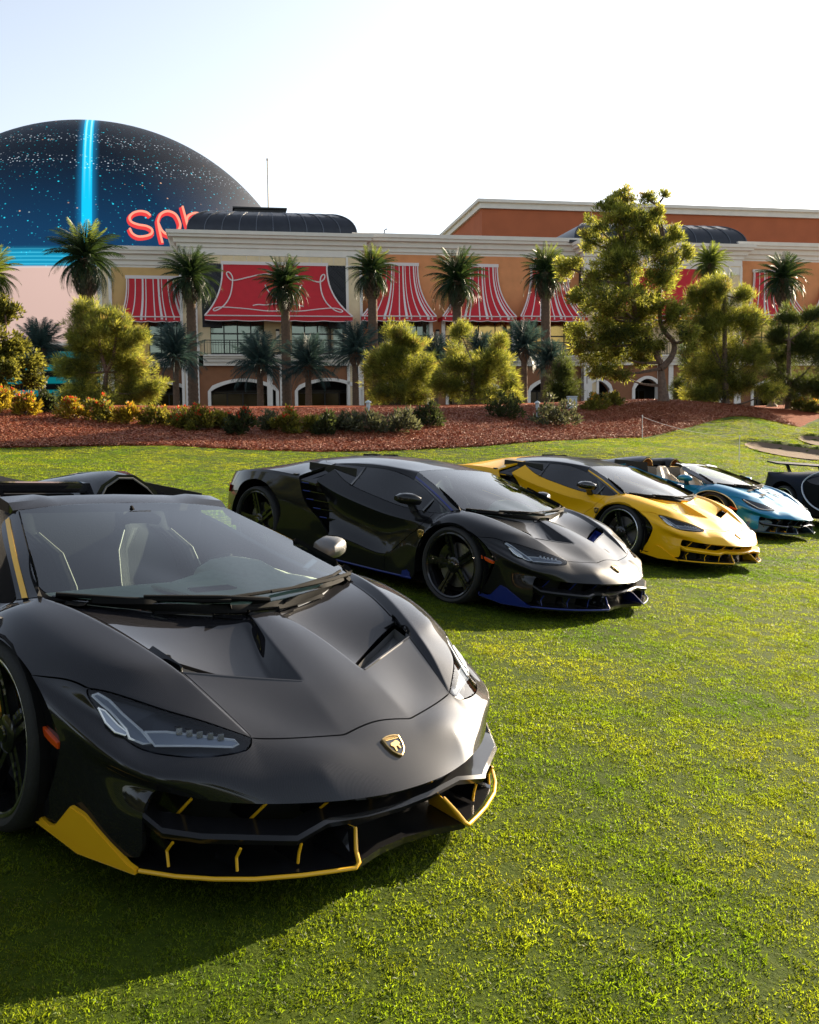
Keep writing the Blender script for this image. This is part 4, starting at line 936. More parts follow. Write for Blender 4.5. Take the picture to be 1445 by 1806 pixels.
LG_OUT = [(.485,.843,.585),(.488,.825,.59),(.525,.803,.573),(.58,.786,.542),(.653,.758,.503),(.70,.748,.474),(.688,.771,.474),(.654,.8,.487),(.627,.796,.507),(.553,.816,.549),(.525,.829,.564)]
LG_UNDER = [(.528,.843,.557),(.546,.829,.55),(.601,.813,.518),(.639,.796,.499),(.641,.807,.494),(.617,.83,.502),(.579,.842,.523)]
LG_LOW = [(.660,.752,.500),(.694,.693,.499),(.747,.618,.489),(.818,.521,.476),(.834,.516,.467),(.832,.537,.461),(.773,.634,.466),(.711,.743,.469)]
LG_BLOCK = [(.718,.661,.494),(.738,.636,.489),(.757,.61,.485),(.777,.583,.481),(.796,.556,.478)]
def car_common(root, mt, level):
    """everything below and around the shell that both body styles share"""
    # bumper bar between the two intakes
    full = BLADE + [(x, -y, z) for x, y, z in BLADE[-2::-1]]
    prof = ((-.09,.030),(-.012,.012),(0,0),(-.012,-.020),(-.09,-.030))
    b = MB(); V = []
    for x, y, z in full:
        for dx, dz in prof: V.append((x+dx*.9, y+dx*.45*(y > 0.02)-dx*.45*(y < -.02), z+dz))
    n = len(prof)
    b.add(V, [(i*n+k, i*n+k+1, (i+1)*n+k+1, (i+1)*n+k) for i in range(len(full)-1) for k in range(n-1)])
    b.build('bumper_bar', mt['bar'], root, smooth=True, angle=25)
    # dark backing of the intakes
    top = [CV[k] for k in ('L5', 'L4', 'L3', 'L2', 'L1', 'L0')]
    top = [(x-.16, y*.92, z+.02) for x, y, z in top]; low = [(x-.05, y, .11) for x, y, z in top]
    T = top + mirror_pts(top[-2::-1]); Lw = low + mirror_pts(low[-2::-1])
    MB().strip(T, Lw).build('intake_backing', MAT['mesh'], root)
    ud = [(x-.015, y*.985, .105) for x, y, z in SPLIT] + [(1.145,.24,.105),(1.115,.12,.105),(1.105,0,.105)]
    o = ud + mirror_pts(ud[-2::-1]) + [(.3,-.86,.105),(.3,.86,.105)]
    MB().prism([(x, y, .122) for x, y, z in o], (0,0,-.022)).build('splitter', mt['splitter'], root)
    MB().prism([(.35,.84,.10),(-3.5,.84,.10),(-3.5,-.84,.10),(.35,-.84,.10)], (0,0,.03)).build('underbody', MAT['black'], root)
    MB().box(-2.2, .5, -.62, .62, .2, .30).build('floor_pan', MAT['black'], root)
    for s in (1, -1):
        e = [(x, -s*y, z) for x, y, z in SPLIT] + [(1.158,-s*.255,.128),(1.13,-s*.245,.155),(1.085,-s*.212,.205)]
        MB().tube(e, [.007]*7+[.008,.007,.006], 8).build('splitter_edge', mt['accent'], root, smooth=True)
        # vertical fin behind the upright of the splitter edge
        fp = [(1.150,.255,.125),(1.08,.213,.205),(.96,.25,.215),(.96,.28,.125)]
        MB().prism([(x, -s*y, z) for x, y, z in fp], (0,-s*.006,0)).build('splitter_fin', MAT['gloss_black'], root); MB().prism([(x, -s*y+s*.0015, z) for x, y, z in fp], (0,s*.003,0)).build('fin_face', mt['accent'], root)
        wl = [(.32,.922,.165),(.41,.918,.152),(.445,.915,.165),(.531,.911,.256),(.58,.888,.238),(.69,.848,.168),(.75,.828,.132),(.784,.819,.124),(.784,.819,.106),(.55,.89,.104),(.33,.925,.135)]
        MB().prism([(x, -s*(y+.012), z) for x, y, z in wl], (-.008, s*.02, 0)).build('winglet', mt['accent'], root, bevel=.003)
        for y, x0, z0, x1, z1 in ((.69,.77,.255,.845,.332),(.51,.90,.235,.985,.322),(.30,.955,.22,1.06,.318),(.09,.975,.21,1.075,.312)):
            yy = -s*y
            pl = [(x0,yy,z0),(x1,yy,z1),(x1-.14,yy,z1),(x0-.10,yy,z0)]
            f = MB(); f.prism(pl, (0,.006,0)); f = f.build('grille_fin', MAT['gloss_black'], root)
            MB().tube([(x0,yy+.003,z0),(x1,yy+.003,z1)], .005, 6).build('fin_edge', mt['accent'], f)
        for y, q in ((.75, ((.835,.13),(.82,.175),(.85,.212))), (.60, ((.98,.13),(.972,.17),(.99,.205))), (.42, ((1.05,.13),(1.052,.165),(1.06,.198)))):
            yy = -s*y
            f = MB().prism([(q[0][0],yy,q[0][1]),(q[1][0],yy,q[1][1]),(q[2][0],yy,q[2][1]),(q[2][0]-.12,yy,q[2][1]),(q[0][0]-.12,yy,q[0][1])], (0,.006,0)).build('lower_fin', MAT['gloss_black'], root)
            MB().tube([(a,yy+.003,z) for a, z in q], .0048, 6).build('fin_edge', mt['accent'], f)
        # arch trim, side marker, wheel housings
        at_ = [(.20,.935,.615),(.262,.94,.607),(.375,.935,.538),(.452,.925,.447),(.40,.922,.36),(.385,.92,.25),(.34,.915,.16),(.30,.915,.30),(.33,.918,.42),(.30,.925,.50)]
        MB().prism([(x, -s*y, z) for x, y, z in at_], (0, s*.03, 0)).build('arch_trim', MAT['gloss_black'], root)
        mk = [(.318,.932,.470),(.40,.934,.452),(.452,.930,.438),(.455,.930,.418),(.41,.930,.422),(.326,.932,.443)]
        MB().prism([(x, -s*(y+.006), z) for x, y, z in mk], (0, s*.03, 0)).build('side_marker', MAT['orange'], root, bevel=.002)
        for cx, r, zc, ya, yb in ((0,.385,.31,.955,.60), (-2.68,.43,.36,.985,.52)):
            arc = [math.radians(d) for d in range(-25, 206, 11)]
            P0 = [(cx+r*math.cos(a), -s*ya, zc+r*math.sin(a)) for a in arc]; P1 = [(x, -s*yb, z) for x, y, z in P0]
            m = MB().strip(P0, P1); m.add(P1, [tuple(range(len(P1)))])
            m.build('wheel_housing', MAT['black'], root)
        for i, (x, R, w, yo) in enumerate(((0,.33,.255,.945), (-2.69,.355,.34,.975))): make_wheel(root, x, -s, R, w, yo, mt)
        # mirror: foot, arm and shell
        mroot = MB()
        mroot.prism([(-.50,-s*.85,.695),(-.58,-s*.865,.69),(-.53,-s*.99,.80),(-.46,-s*.975,.80)], (.0, s*.01, .03))
        mr = mroot.build('mirror_arm', MAT['gloss_black'], root, bevel=.006)
        sh = MB(); ring = []
        for (y, x0, x1, z0, z1) in ((.91,-.50,-.42,.80,.835),(.93,-.575,-.40,.787,.872),(.99,-.59,-.41,.785,.893),(1.05,-.595,-.45,.795,.885),(1.085,-.59,-.53,.815,.86)):
            xc, zc, a, b_ = (x0+x1)/2, (z0+z1)/2, (x1-x0)/2, (z1-z0)/2
            ring.append([(xc+a*math.copysign(abs(math.cos(t))**.7, math.cos(t)), -s*y, zc+b_*math.copysign(abs(math.sin(t))**.75, math.sin(t))) for t in [k*2*math.pi/16 for k in range(16)]])
        sh.add([p for r in ring for p in r], [(i*16+k, i*16+(k+1) % 16, (i+1)*16+(k+1) % 16, (i+1)*16+k) for i in range(4) for k in range(16)]+[tuple(range(16)), tuple(64+k for k in range(16))])
        sh.build('mirror_shell', mt['mirror'], mr, smooth=True, angle=50)
        # skirt edge line and its two small fins
        MB().tube([(-.42,-s*.972,.150),(-.8,-s*.992,.150),(-1.5,-s*.996,.153)], .009, 6).build('skirt_edge', mt['accent'], root)
        for x0 in (-.43, -1.62):
            MB().prism([(x0,-s*.975,.14),(x0-.10,-s*.985,.14),(x0-.09,-s*.985,.20),(x0-.05,-s*.98,.215),(x0-.01,-s*.975,.19)], (0, s*.02, 0)).build('skirt_fin', mt['accent'], root)
        # side intake with its slats
        ik = [(-2.03,.80,.90),(-1.93,.80,.70),(-1.80,.80,.58),(-1.5,.80,.36),(-1.66,.79,.66),(-1.80,.72,.88)]
        m = MB().add([(x, -s*y, z) for x, y, z in ik], [tuple(range(6))]); m.box(-2.12,-1.42,-s*.78-.002,-s*.78+.002,.12,1.02); m.box(-2.16,-2.10,min(-s*.95,-s*.78),max(-s*.95,-s*.78),.3,.9); m.build('intake_wall', MAT['mesh'], root)
        lid = [(-1.80,.715,1.03),(-2.05,.945,.878),(-1.86,.905,.857),(-1.73,.80,.98)]
        MB().prism([(x, -s*y, z-.030) for x, y, z in lid], (0,0,-.02)).build('intake_top', MAT['gloss_black'], root)
        for x, z, y in ((-2.00,.83,.965),(-1.955,.755,.978),(-1.885,.68,.985),(-1.77,.605,.99),(-1.665,.53,.99)):
            f = MB().prism([(x,-s*y,z),(x+.22,-s*(y-.10),z-.015),(x+.22,-s*.81,z-.015),(x,-s*.81,z)], (0,0,-.008)).build('intake_slat', MAT['gloss_black'], root)
            MB().tube([(x,-s*(y+.001),z-.004),(x+.07,-s*(y-.028),z-.008)], .0055, 6).build('slat_edge', mt['slat'], f)
        # door handle slot, rear lamp, rear marker
        MB().prism([(-1.33,-s*.934,.715),(-1.20,-s*.937,.692),(-1.195,-s*.937,.677),(-1.33,-s*.934,.698)], (0, s*.02, 0)).build('door_handle', MAT['black'], root)
        MB().prism([(-3.33,-s*.868,.66),(-3.50,-s*.76,.665),(-3.50,-s*.765,.60),(-3.34,-s*.875,.585)], (.0, s*.04, 0)).build('tail_lamp', MAT['red'], root)
        MB().prism([(-3.24,-s*.903,.47),(-3.36,-s*.858,.42),(-3.36,-s*.858,.38),(-3.24,-s*.903,.43)], (.0, s*.03, 0)).build('rear_marker', MAT['red'], root)
        shield(root, 'fender_badge', (-.345,-s*.966,.55), (-.05,-s,.1), (0,0,1), .075)
        # headlamp: housing under the lens, Y light guide and lamp blocks
        hp = {k: Vector(CV[k]) for k in ('TIP','Ha','Hb','Hd','He','Hf','T1','T2')}
        ins = Vector((-.030,-.022,-.030)); H = {k: v+ins for k, v in hp.items()}
        order = ['TIP','T2','T1','Hf','He','Hd','Hb','Ha']
        m = MB(); A_ = [hp[k]+ins*.28 for k in order]; B_ = [H[k] for k in order]; k8 = len(order)
        fl = lambda P: [(p[0], -s*p[1], p[2]) for p in P]
        m.add(fl(A_)+fl(B_), [(i, (i+1) % k8, k8+(i+1) % k8, k8+i) for i in range(k8)])
        m.add(fl([H['TIP'],H['Ha'],H['Hb'],H['T2'],H['Hd'],H['T1'],H['He'],H['Hf']]), [(0,1,2,3),(3,2,4,5),(5,4,6,7)])
        hh = m.build('headlight_housing', MAT['housing'], root)
        for poly, mm in ((LG_OUT, 'drl'), (LG_UNDER, 'reflector'), (LG_LOW, 'drl')):
            Q = fl([Vector(p) for p in poly]); nn = Vector((.52, -s*.38, .76))*-.010
            g_ = MB().prism(Q, nn).build('light_guide', MAT['reflector'], hh)
            MB().tube(Q+[Q[0]], .0042 if mm == 'drl' else .003, 5, cap=False).build('guide_edge', MAT['drl'], g_)
        for (x, y, z) in LG_BLOCK:
            MB().prism(fl([(x-.007, y-.007, z+.003), (x+.010, y-.004, z+.001), (x+.002, y+.012, z-.001), (x-.015, y+.009, z+.001)]), (-.004, 0, .020)).build('lamp_block', MAT['silver'], hh)
        # vents in the bonnet
        v = {k: Vector(CV[k]) for k in ('V1','V2','G2','W1','W2','W3')}; dn = Vector((-.02,0,-.055))
        m = MB(); X = [v['V1'],v['V2'],v['G2']]; Yb = [v['W1'],v['W2'],v['W3']]
        pt = fl([p+Vector((-.002,0,-.010)) for p in X]); pb = fl([p+dn for p in X]); wb = fl([p+dn*.9+Vector((.02,0,0)) for p in Yb]); wt = fl([p+Vector((.004,0,-.012)) for p in Yb])
        m.strip(pt, pb).strip(pb, wb).strip(wb, wt).add([pt[0],pb[0],wb[0],wt[0]], [(0,1,2,3)]).add([pt[2],pb[2],wb[2],wt[2]], [(0,1,2,3)])
        m.build('hood_vent', mt['vent'], root)
        lp = spline([CV['V1'], CV['V2'], CV['G2']], 6); MB().tube(fl([Vector(p)+Vector((.001,0,-.0035)) for p in lp]), .0065, 8).build('vent_lip', mt['paint'], root, smooth=True)
    shield(root, 'nose_badge', (1.028,0,.4175), (.58,0,.81), (-.8,0,.58), .082, text=level > 3)
    # wipers on the cowl
    for pts, r in (([(-.07,-.715,.800),(.06,-.50,.789),(.16,-.22,.777),(.19,-.12,.775)], .008), ([(.17,-.17,.781),(.12,.24,.786),(.02,.55,.802),(-.05,.66,.806)], .007)):
        w = MB().tube(pts, r, 6).build('wiper_blade', MAT['black'], root)
    MB().tube([(-.03,.70,.792),(.075,.50,.796),(.13,.28,.792),(.16,.10,.788)], [.011,.010,.008,.006], 8).build('wiper_arm', MAT['black'], root, smooth=True)
    MB().tube([(.20,.06,.765),(.17,-.16,.788),(.08,-.44,.797)], [.013,.010,.007], 8).build('wiper_arm', MAT['black'], root, smooth=True)
    # cabin
    d = MB(); st = []
    for y in (-.70,-.5,-.25,0,.25,.5,.70):
        b = 1-(abs(y)/.70)**3*.6; hump = .055 if .2 < y < .55 else 0
        x0 = .15-.28*(abs(y)/.7)**2
        st.append([(x0,y,.735),(-.12,y,.725+.01*b),(-.30,y,.722+.02*b+hump*.5),(-.44,y,.715+.015*b+hump),(-.52,y,.66+hump*.6),(-.50,y,.45)])
    d.add([p for r in st for p in r], [(i*6+k, i*6+k+1, i*6+7+k, i*6+6+k) for i in range(6) for k in range(5)])
    da = d.build('dashboard', MAT['dash'], root, smooth=True, angle=40)
    bn = MB(); V = []
    for i in range(7):
        a = math.pi*i/6
        for x, k in ((-.20,.25),(-.30,.8),(-.42,1.),(-.54,.96)): V.append((x, .37-.21*math.cos(a)*k, .715+.105*math.sin(a)*k))
    bn.add(V, [(i*4+k, i*4+k+1, i*4+5+k, i*4+4+k) for i in range(6) for k in range(3)]).build('instrument_hood', MAT['dash'], da, smooth=True)
    MB().prism([(.06,-.16,.752),(-.28,-.20,.748),(-.28,.13,.748),(.08,.10,.752)], (0,0,.012)).build('dash_panel', MAT['dash2'], da, bevel=.004)
    MB().box(-.12,-.05,-.12,.08,.766,.770).build('vent_grille', MAT['black'], da)
    sw = MB(); cx, cy, cz = -.60, .37, .64
    ringp = [(cx+.055*math.sin(t), cy+.18*math.cos(t), cz+.17*math.sin(t)) for t in [k*2*math.pi/24 for k in range(25)]]
    sw.tube(ringp, .017, 8, cap=False); sw.tube([(cx,cy-.17,cz),(cx+.03,cy,cz),(cx,cy+.17,cz)], .02, 6); sw.tube([(cx+.03,cy,cz),(-.48,cy,.60)], .035, 8)
    sw.build('steering_wheel', MAT['leather'], root, smooth=True)
    for s in (1, -1):
        c = s*.37
        def ringat(x, z, w, dpt, bol):
            return [(x-dpt,c-w,z),(x-dpt,c+w,z),(x+bol,c+w,z),(x+bol*.9,c+w-.06,z),(x,c+w-.09,z),(x,c-w+.09,z),(x+bol*.9,c-w+.06,z),(x+bol,c-w,z)]
        rs = [ringat(-1.02,.30,.24,.1,.06),ringat(-1.10,.45,.25,.1,.08),ringat(-1.19,.60,.25,.1,.09),ringat(-1.27,.75,.22,.09,.07),ringat(-1.32,.84,.14,.08,.02),ringat(-1.36,.93,.13,.07,.01),ringat(-1.37,.97,.09,.05,.0)]
        m = MB().add([p for r in rs for p in r], [(i*8+k, i*8+(k+1) % 8, i*8+8+(k+1) % 8, i*8+8+k) for i in range(6) for k in range(8)]+[tuple(range(8)), tuple(48+k for k in range(8))])
        m.box(-1.1,-.62,c-.25,c+.25,.28,.36)
        se = m.build('seat', mt['seat'], root, bevel=.012)
        for t in (1, -1):
            MB().tube([(rs[i][2][0]+.008, c+t*((rs[i][1][1]-c)), rs[i][0][2]) for i in range(1, 5)], .0045, 6).build('seat_piping', mt['piping'], se)
    MB().prism([(-1.40,-.66,.30),(-1.52,-.62,.94),(-1.52,.62,.94),(-1.40,.66,.30)], (-.03,0,0)).build('bulkhead', MAT['leather'], root)
    MB().tube([(-.79,-.02,1.03),(-.74,-.02,.985)], .008, 6).tube([(-.74,-.10,.965),(-.745,-.05,.985),(-.745,.05,.985),(-.74,.10,.965)], [.02,.03,.03,.02], 8).build('inner_mirror', MAT['black'], root, smooth=True)

PMAT = dict(front_bumper='paint', hood='paint', fender='paint', door='paint', sill='sill', rear_fender='paint', rear_bumper='paint', engine_cover='paint', roof='roof', pillar='pillar')
PNAME = dict(sill='side_skirt')
def shell(root, over, mt, level, skip=()):
    V = dict(CV); V.update(over); F = {k: v for k, v in CF.items() if k not in skip}
    co, fc, P, pan, cr = half_mesh(V, F, CC)
    e = subdivide(co, fc, P, cr, level)
    out = panels(e, pan, sided=SIDED, frit=('windshield',), nofold=('windshield', 'side_window', 'headlight_lens'))
    bpy.data.meshes.remove(e)
    for (n, sd), me in out.items():
        me.materials.clear()
        ms = {'windshield': [MAT['glass'], MAT['frit']], 'side_window': [MAT['tint']], 'headlight_lens': [MAT['lens']], 'cowl': [MAT['black']]}.get(n) or [mt[PMAT[n]]]
        if n != 'windshield': me.polygons.foreach_set('material_index', [0]*len(me.polygons))
        link(PNAME.get(n, n), me, ms, root)
# ---------------------------------------------------------------- the cars on the lawn
TILT = .08976
def pose(X, Y, Z, th, ax, ay):
    return Matrix.Translation((X, Y, Z+EYE)) @ Matrix.Rotation(ax-.00067, 4, 'X') @ Matrix.Rotation(TILT+ay, 4, 'Y') @ Matrix.Rotation(th, 4, 'Z')
ROAD = dict(Ra=(-.865,0,1.038),Rb=(-.855,.30,1.034),Rc=(-.835,.535,1.014),PA=(-.815,.615,.955),PAm=(-.50,.722,.875),PWm=(-.46,.652,.908),w0=(-.33,0,.920),w1=(-.37,.37,.912),
  RR0=(-1.95,0,.97),RR1=(-2.0,.35,.97),RR2=(-2.1,.62,.97),E6=(-1.86,.76,.97),E5=(-1.74,.81,.93),D1a=(-2.5,0,.95),D1b=(-2.5,.43,.95),wt1=(-1.12,.68,.95),wt2=(-1.45,.74,.96))
blk = MAT['gloss_black']
m1 = dict(hump=MAT['carbon1'], paint=MAT['carbon1'], roof=MAT['carbon1'], pillar=MAT['carbon1'], sill=MAT['carbon2'], bar=MAT['carbon2'], accent=MAT['yellow_trim'], slat=MAT['yellow_trim'], splitter=MAT['carbon2'], vent=MAT['mirror_shell'], mirror=MAT['mirror_shell'], seat=MAT['leather'], piping=MAT['piping'], rim=MAT['rim'], notch=MAT['silver'], rim_edge=True, caliper=MAT['yellow_trim'])  # vent lining in the lightened satin, imitating sun inside the vents
r1 = thing('car', 'nearest dark satin carbon open roadster with yellow front trim, cut off at the left edge', 'car', mw=pose(-.827576, 3.938833, -1.490120, -.779195, -.00154, -.00172))
car_common(r1, m1, 4)
shell(r1, ROAD, m1, 4, skip=('roof', 'side_window'))
def pillar_ribbon(root, m, over, a=.52, b=.74):
    """coloured ribbon lying on both pillars, between their inner and outer edge"""
    V = dict(CV); V.update(over)
    for s in (1, -1):
        P0, P1 = [], []
        for i in range(13):
            t = i/12; inn = spline([V['C6'], V['PWm'], V['Rc']], 6)[i]; out = spline([V['E1'], V['PAm'], V['PA']], 6)[i]; n = Vector((.35, .75, .55))*.007
            for k, P in ((a, P0), (b, P1)): q = inn.lerp(out, k)+n; P.append((q.x, -s*q.y, q.z))
        MB().strip(P0, P1).strip(P0, [(x-.006, y+s*.006, z-.008) for x, y, z in P0]).strip(P1, [(x-.006, y+s*.006, z-.008) for x, y, z in P1]).build('pillar_stripe', m, root, smooth=True, angle=30)
def hump(root, s, paint, inner, yc=.43, x0=-1.66):
    """fairing behind a seat: six-sided mouth, tapering to the tail"""
    m = MB(); rows = []
    for i, (x, k, zt) in enumerate(((x0,1.,1.10),(x0-.10,1.05,1.112),(x0-.45,.98,1.07),(x0-.95,.80,.975),(x0-1.5,.55,.885),(x0-1.8,.3,.845))):
        w = .20*k; zb = min(.94, zt-.05)
        rows.append([(x,-s*(yc-w),zb),(x,-s*(yc-w*.75),zb+(zt-zb)*.62),(x,-s*(yc-w*.30),zt),(x,-s*(yc+w*.25),zt),(x,-s*(yc+w*.85),zb+(zt-zb)*.55),(x,-s*(yc+w*1.35),zb)])
    n = 6
    m.add([p for r in rows for p in r], [(i*n+k, i*n+k+1, (i+1)*n+k+1, (i+1)*n+k) for i in range(len(rows)-1) for k in range(n-1)])
    c = Vector((x0, -s*yc, 1.0)); fr = [Vector(p) for p in rows[0]]; inn = [c+(p-c)*.80 for p in fr]; bk = [p+Vector((-.16,0,0)) for p in inn]; edge = [p+Vector((.004,0,0)) for p in inn]
    m.add(fr+inn, [(i, (i+1) % n, n+(i+1) % n, n+i) for i in range(n)])
    h = m.build('seat_fairing', paint, root, bevel=.008)
    b = MB(); b.add(inn+bk, [(i, (i+1) % n, n+(i+1) % n, n+i) for i in range(n)]); b.add(bk, [tuple(range(n))])
    b.build('fairing_mouth', inner, h); MB().tube(edge+[edge[0]], .006, 5, cap=False).build('mouth_edge', MAT['gold'] if inner is MAT['tan'] else MAT['mirror_shell'], h)
    return h
def open_top(root, mt, stripe):
    """header rail, pillar stripes, seat fairings and deck of an open car"""
    hd = MB(); st = []
    for y in (-.555,-.40,-.33,-.27,0,.27,.33,.40,.555):
        k = 1-(abs(y)/.555)**2; up = .018 if abs(y) > .38 else .006
        st.append([(-.848-.022*k+.0,y,1.012+.026*k),(-.90-.022*k,y,1.022+up+.026*k),(-1.0,y,1.036+up+.022*k),(-1.03,y,1.020+.02*k),(-.99,y,1.0),(-.87,y,.995)])
    hd.add([p for r in st for p in r], [(i*6+k, i*6+(k+1) % 6, i*6+6+(k+1) % 6, i*6+6+k) for i in range(8) for k in range(6)]+[tuple(range(6)), tuple(48+k for k in range(6))])
    hd.build('header_rail', mt['roof'], root, smooth=True, angle=20)
    for s in (1, -1):
        hump(root, s, mt['hump'], MAT['tan'] if mt.get('tanmouth') else MAT['black'])
    if stripe: pillar_ribbon(root, stripe, ROAD)
    MB().box(-1.86,-1.76,-.30,.30,.985,1.04).build('fairing_bridge', mt['hump'], root, bevel=.01)
    MB().box(-3.1,-1.9,-.26,.26,.93,.965).build('engine_slats', MAT['black'], root)
open_top(r1, m1, MAT['yellow_trim'])

# the two coupes share one set of meshes; paint and trim are slots of the object
m2 = dict(hump=MAT['carbon2'], paint=MAT['carbon2'], roof=MAT['carbon2'], pillar=blk, sill=MAT['carbon2'], bar=MAT['carbon2'], accent=MAT['blue_trim'], slat=MAT['blue_trim'], splitter=MAT['carbon2'], vent=MAT['blue_trim'], mirror=MAT['carbon2'], seat=MAT['leather'], piping=MAT['leather'], rim=MAT['rim'], notch=MAT['rim'], caliper=MAT['rim'])
r2 = thing('car', 'black carbon coupe with bright blue lower trim, parked second from the left', 'car', mw=pose(.961191, 8.710274, -1.664533, -.771129, .00173, .00093))
car_common(r2, m2, 3)
shell(r2, {}, m2, 3); pillar_ribbon(r2, m2['accent'], {}, .55, .72)
for s in (1, -1):
    MB().prism([(-1.98,-s*.10,1.098),(-1.80,-s*.10,1.113),(-1.80,-s*.16,1.109),(-1.98,-s*.19,1.095)], (0,0,.032)).build('roof_scoop', m2['roof'], r2, bevel=.006)
    MB().tube([(-1.38,-s*.884,.868),(-1.425,-s*.662,1.03)], .012, 6).build('window_divider', blk, r2)
    MB().tube([(-.44,-s*.868,.738),(-.42,-s*.755,.845)], .010, 6).build('window_divider', blk, r2)
m3 = dict(m2); m3.update(paint=MAT['yellow'], bar=MAT['yellow'], accent=MAT['yellow'], slat=MAT['yellow'], sill=MAT['yellow'], vent=MAT['black'], mirror=blk, notch=MAT['silver'])
swap = {}
for k in m2:
    if m2[k] is not m3[k]: swap.setdefault(m2[k], m3[k])
r3 = copy_tree(r2); r3.matrix_world = pose(3.186409, 12.046904, -1.833688, -.855395, -.00024, .00718)
tag(r3, 'bright yellow coupe with a black roof, parked between the black coupe and the teal roadster', 'car')
YEL = {'vent_lip', 'front_bumper','hood','fender','door','side_skirt','rear_fender','rear_bumper','engine_cover','bumper_bar'}
def recolour(o):
    nm = o.name.split('.')[0]
    for i, sl in enumerate(o.material_slots):
        new = None
        if nm in YEL: new = MAT['yellow']
        elif sl.material is MAT['blue_trim']: new = MAT['black'] if nm == 'hood_vent' else MAT['yellow']
        elif nm == 'mirror_shell': new = blk
        elif nm == 'side_marker': new = blk
        elif nm == 'wheel' and i == 1: new = MAT['silver']
        elif nm == 'splitter': new = MAT['yellow'] if 0 else None
        if new: sl.link = 'OBJECT'; sl.material = new
    for c in o.children: recolour(c)
recolour(r3)
if 1:
    for w_ in [c for c in r3.children if c.name.split('.')[0] == 'wheel']:
        rr = .33-.055 if w_.location.x > -1 else .355-.055
        sg = -1 if w_.location.y < 0 else 1
        MB().lathe([(rr+.009,sg*.002),(rr+.001,sg*.007),(rr-.010,sg*.004),(rr-.012,0),(rr+.006,-sg*.002)], 48, 'y').build('rim_edge', MAT['silver'], w_, smooth=True)

# teal open car: same proportions, closed bonnet, dark lamp panels
m4 = dict(m2); m4.update(paint=MAT['teal'], roof=MAT['gloss_black'], pillar=blk, sill=MAT['gloss_black'], accent=MAT['dull_blue'], splitter=MAT['gloss_black'], bar=MAT['gloss_black'], mirror=MAT['teal'], seat=MAT['cream'], piping=MAT['cream'], rim=MAT['rim'], notch=MAT['gold'], rim_edge=True, vent=MAT['black'], hump=MAT['carbon2'], tanmouth=True, slat=MAT['gold'])
r4 = thing('car', 'teal blue open roadster with cream seats, parked right of the yellow coupe', 'car', mw=pose(5.58911, 16.137626, -2.030361, -.856483, 0, 0))
car_common(r4, m4, 3)
SIAN = dict(ROAD); SIAN.update(L0=(1.215,0,.345),L1=(1.19,.13,.342),L2=(1.13,.28,.340),L3=(1.02,.46,.345),M0=(1.08,0,.425),M1=(1.06,.14,.424),
  V1=(.69,.153,.583),V2=(.61,.34,.596),W1=(.62,.172,.602),W2=(.54,.34,.618),W3=(.455,.54,.650),H1b=(.44,.16,.662),H2=(.39,.33,.668),J2=(.20,.31,.722),FM2=(.49,.735,.648))
CFs = dict(CF); CF['hood'] += ';V1 V2 W2 W1;V2 G2 W3 W2'
shell(r4, SIAN, m4, 3, skip=('roof', 'side_window'))
CF['hood'] = CFs['hood']
open_top(r4, m4, None)
for c in list(r4.children):
    k_n = c.name.split('.')[0]
    if k_n in ('hood_vent', 'vent_lip'): bpy.data.objects.remove(c)
    elif k_n == 'headlight_lens': c.data.materials[0] = MAT['gloss_black']
    elif k_n == 'headlight_housing':
        for q in list(c.children_recursive): bpy.data.objects.remove(q)
        bpy.data.objects.remove(c)
for s in (1, -1):
    ar = [Vector((CV[k][0], -s*(CV[k][1]+.004), CV[k][2]-.006)) for k in ('A1','A2','A3','A4','A5','A6','A7','L7')]
    MB().tube(spline(ar, 4), .010, 6).build('arch_pinstripe', MAT['gold'], r4, smooth=True)
    MB().prism([(.30,-s*.20,.722),(.02+.30,-s*.36,.705),(.27,-s*.36,.715),(.26,-s*.20,.732)], (0,0,.006)).build('hood_slot', MAT['black'], r4)
    MB().prism([(.50,-s*.14,.668),(.52,-s*.30,.652),(.46,-s*.31,.668),(.45,-s*.15,.682)], (0,0,.006)).build('hood_slot', MAT['black'], r4)

for s in (1, -1):   # Y-shaped lamp line along the lower edge of the dark panel, and the blue blades under it
    yl = [(.50,.850,.592),(.64,.800,.520),(.76,.735,.470),(.85,.60,.470),(.86,.50,.480)]
    MB().tube(spline([(x+.006, -s*(y+.006), z+.004) for x, y, z in yl], 4), .006, 6).build('lamp_line', MAT['drl'], r4, smooth=True)
    MB().prism([(.60,-s*.885,.13),(.62,-s*.885,.26),(.88,-s*.70,.31),(.93,-s*.655,.28),(.86,-s*.74,.13)], (-.03, s*.03, 0)).build('bumper_blade', MAT['dull_blue'], r4, bevel=.004)
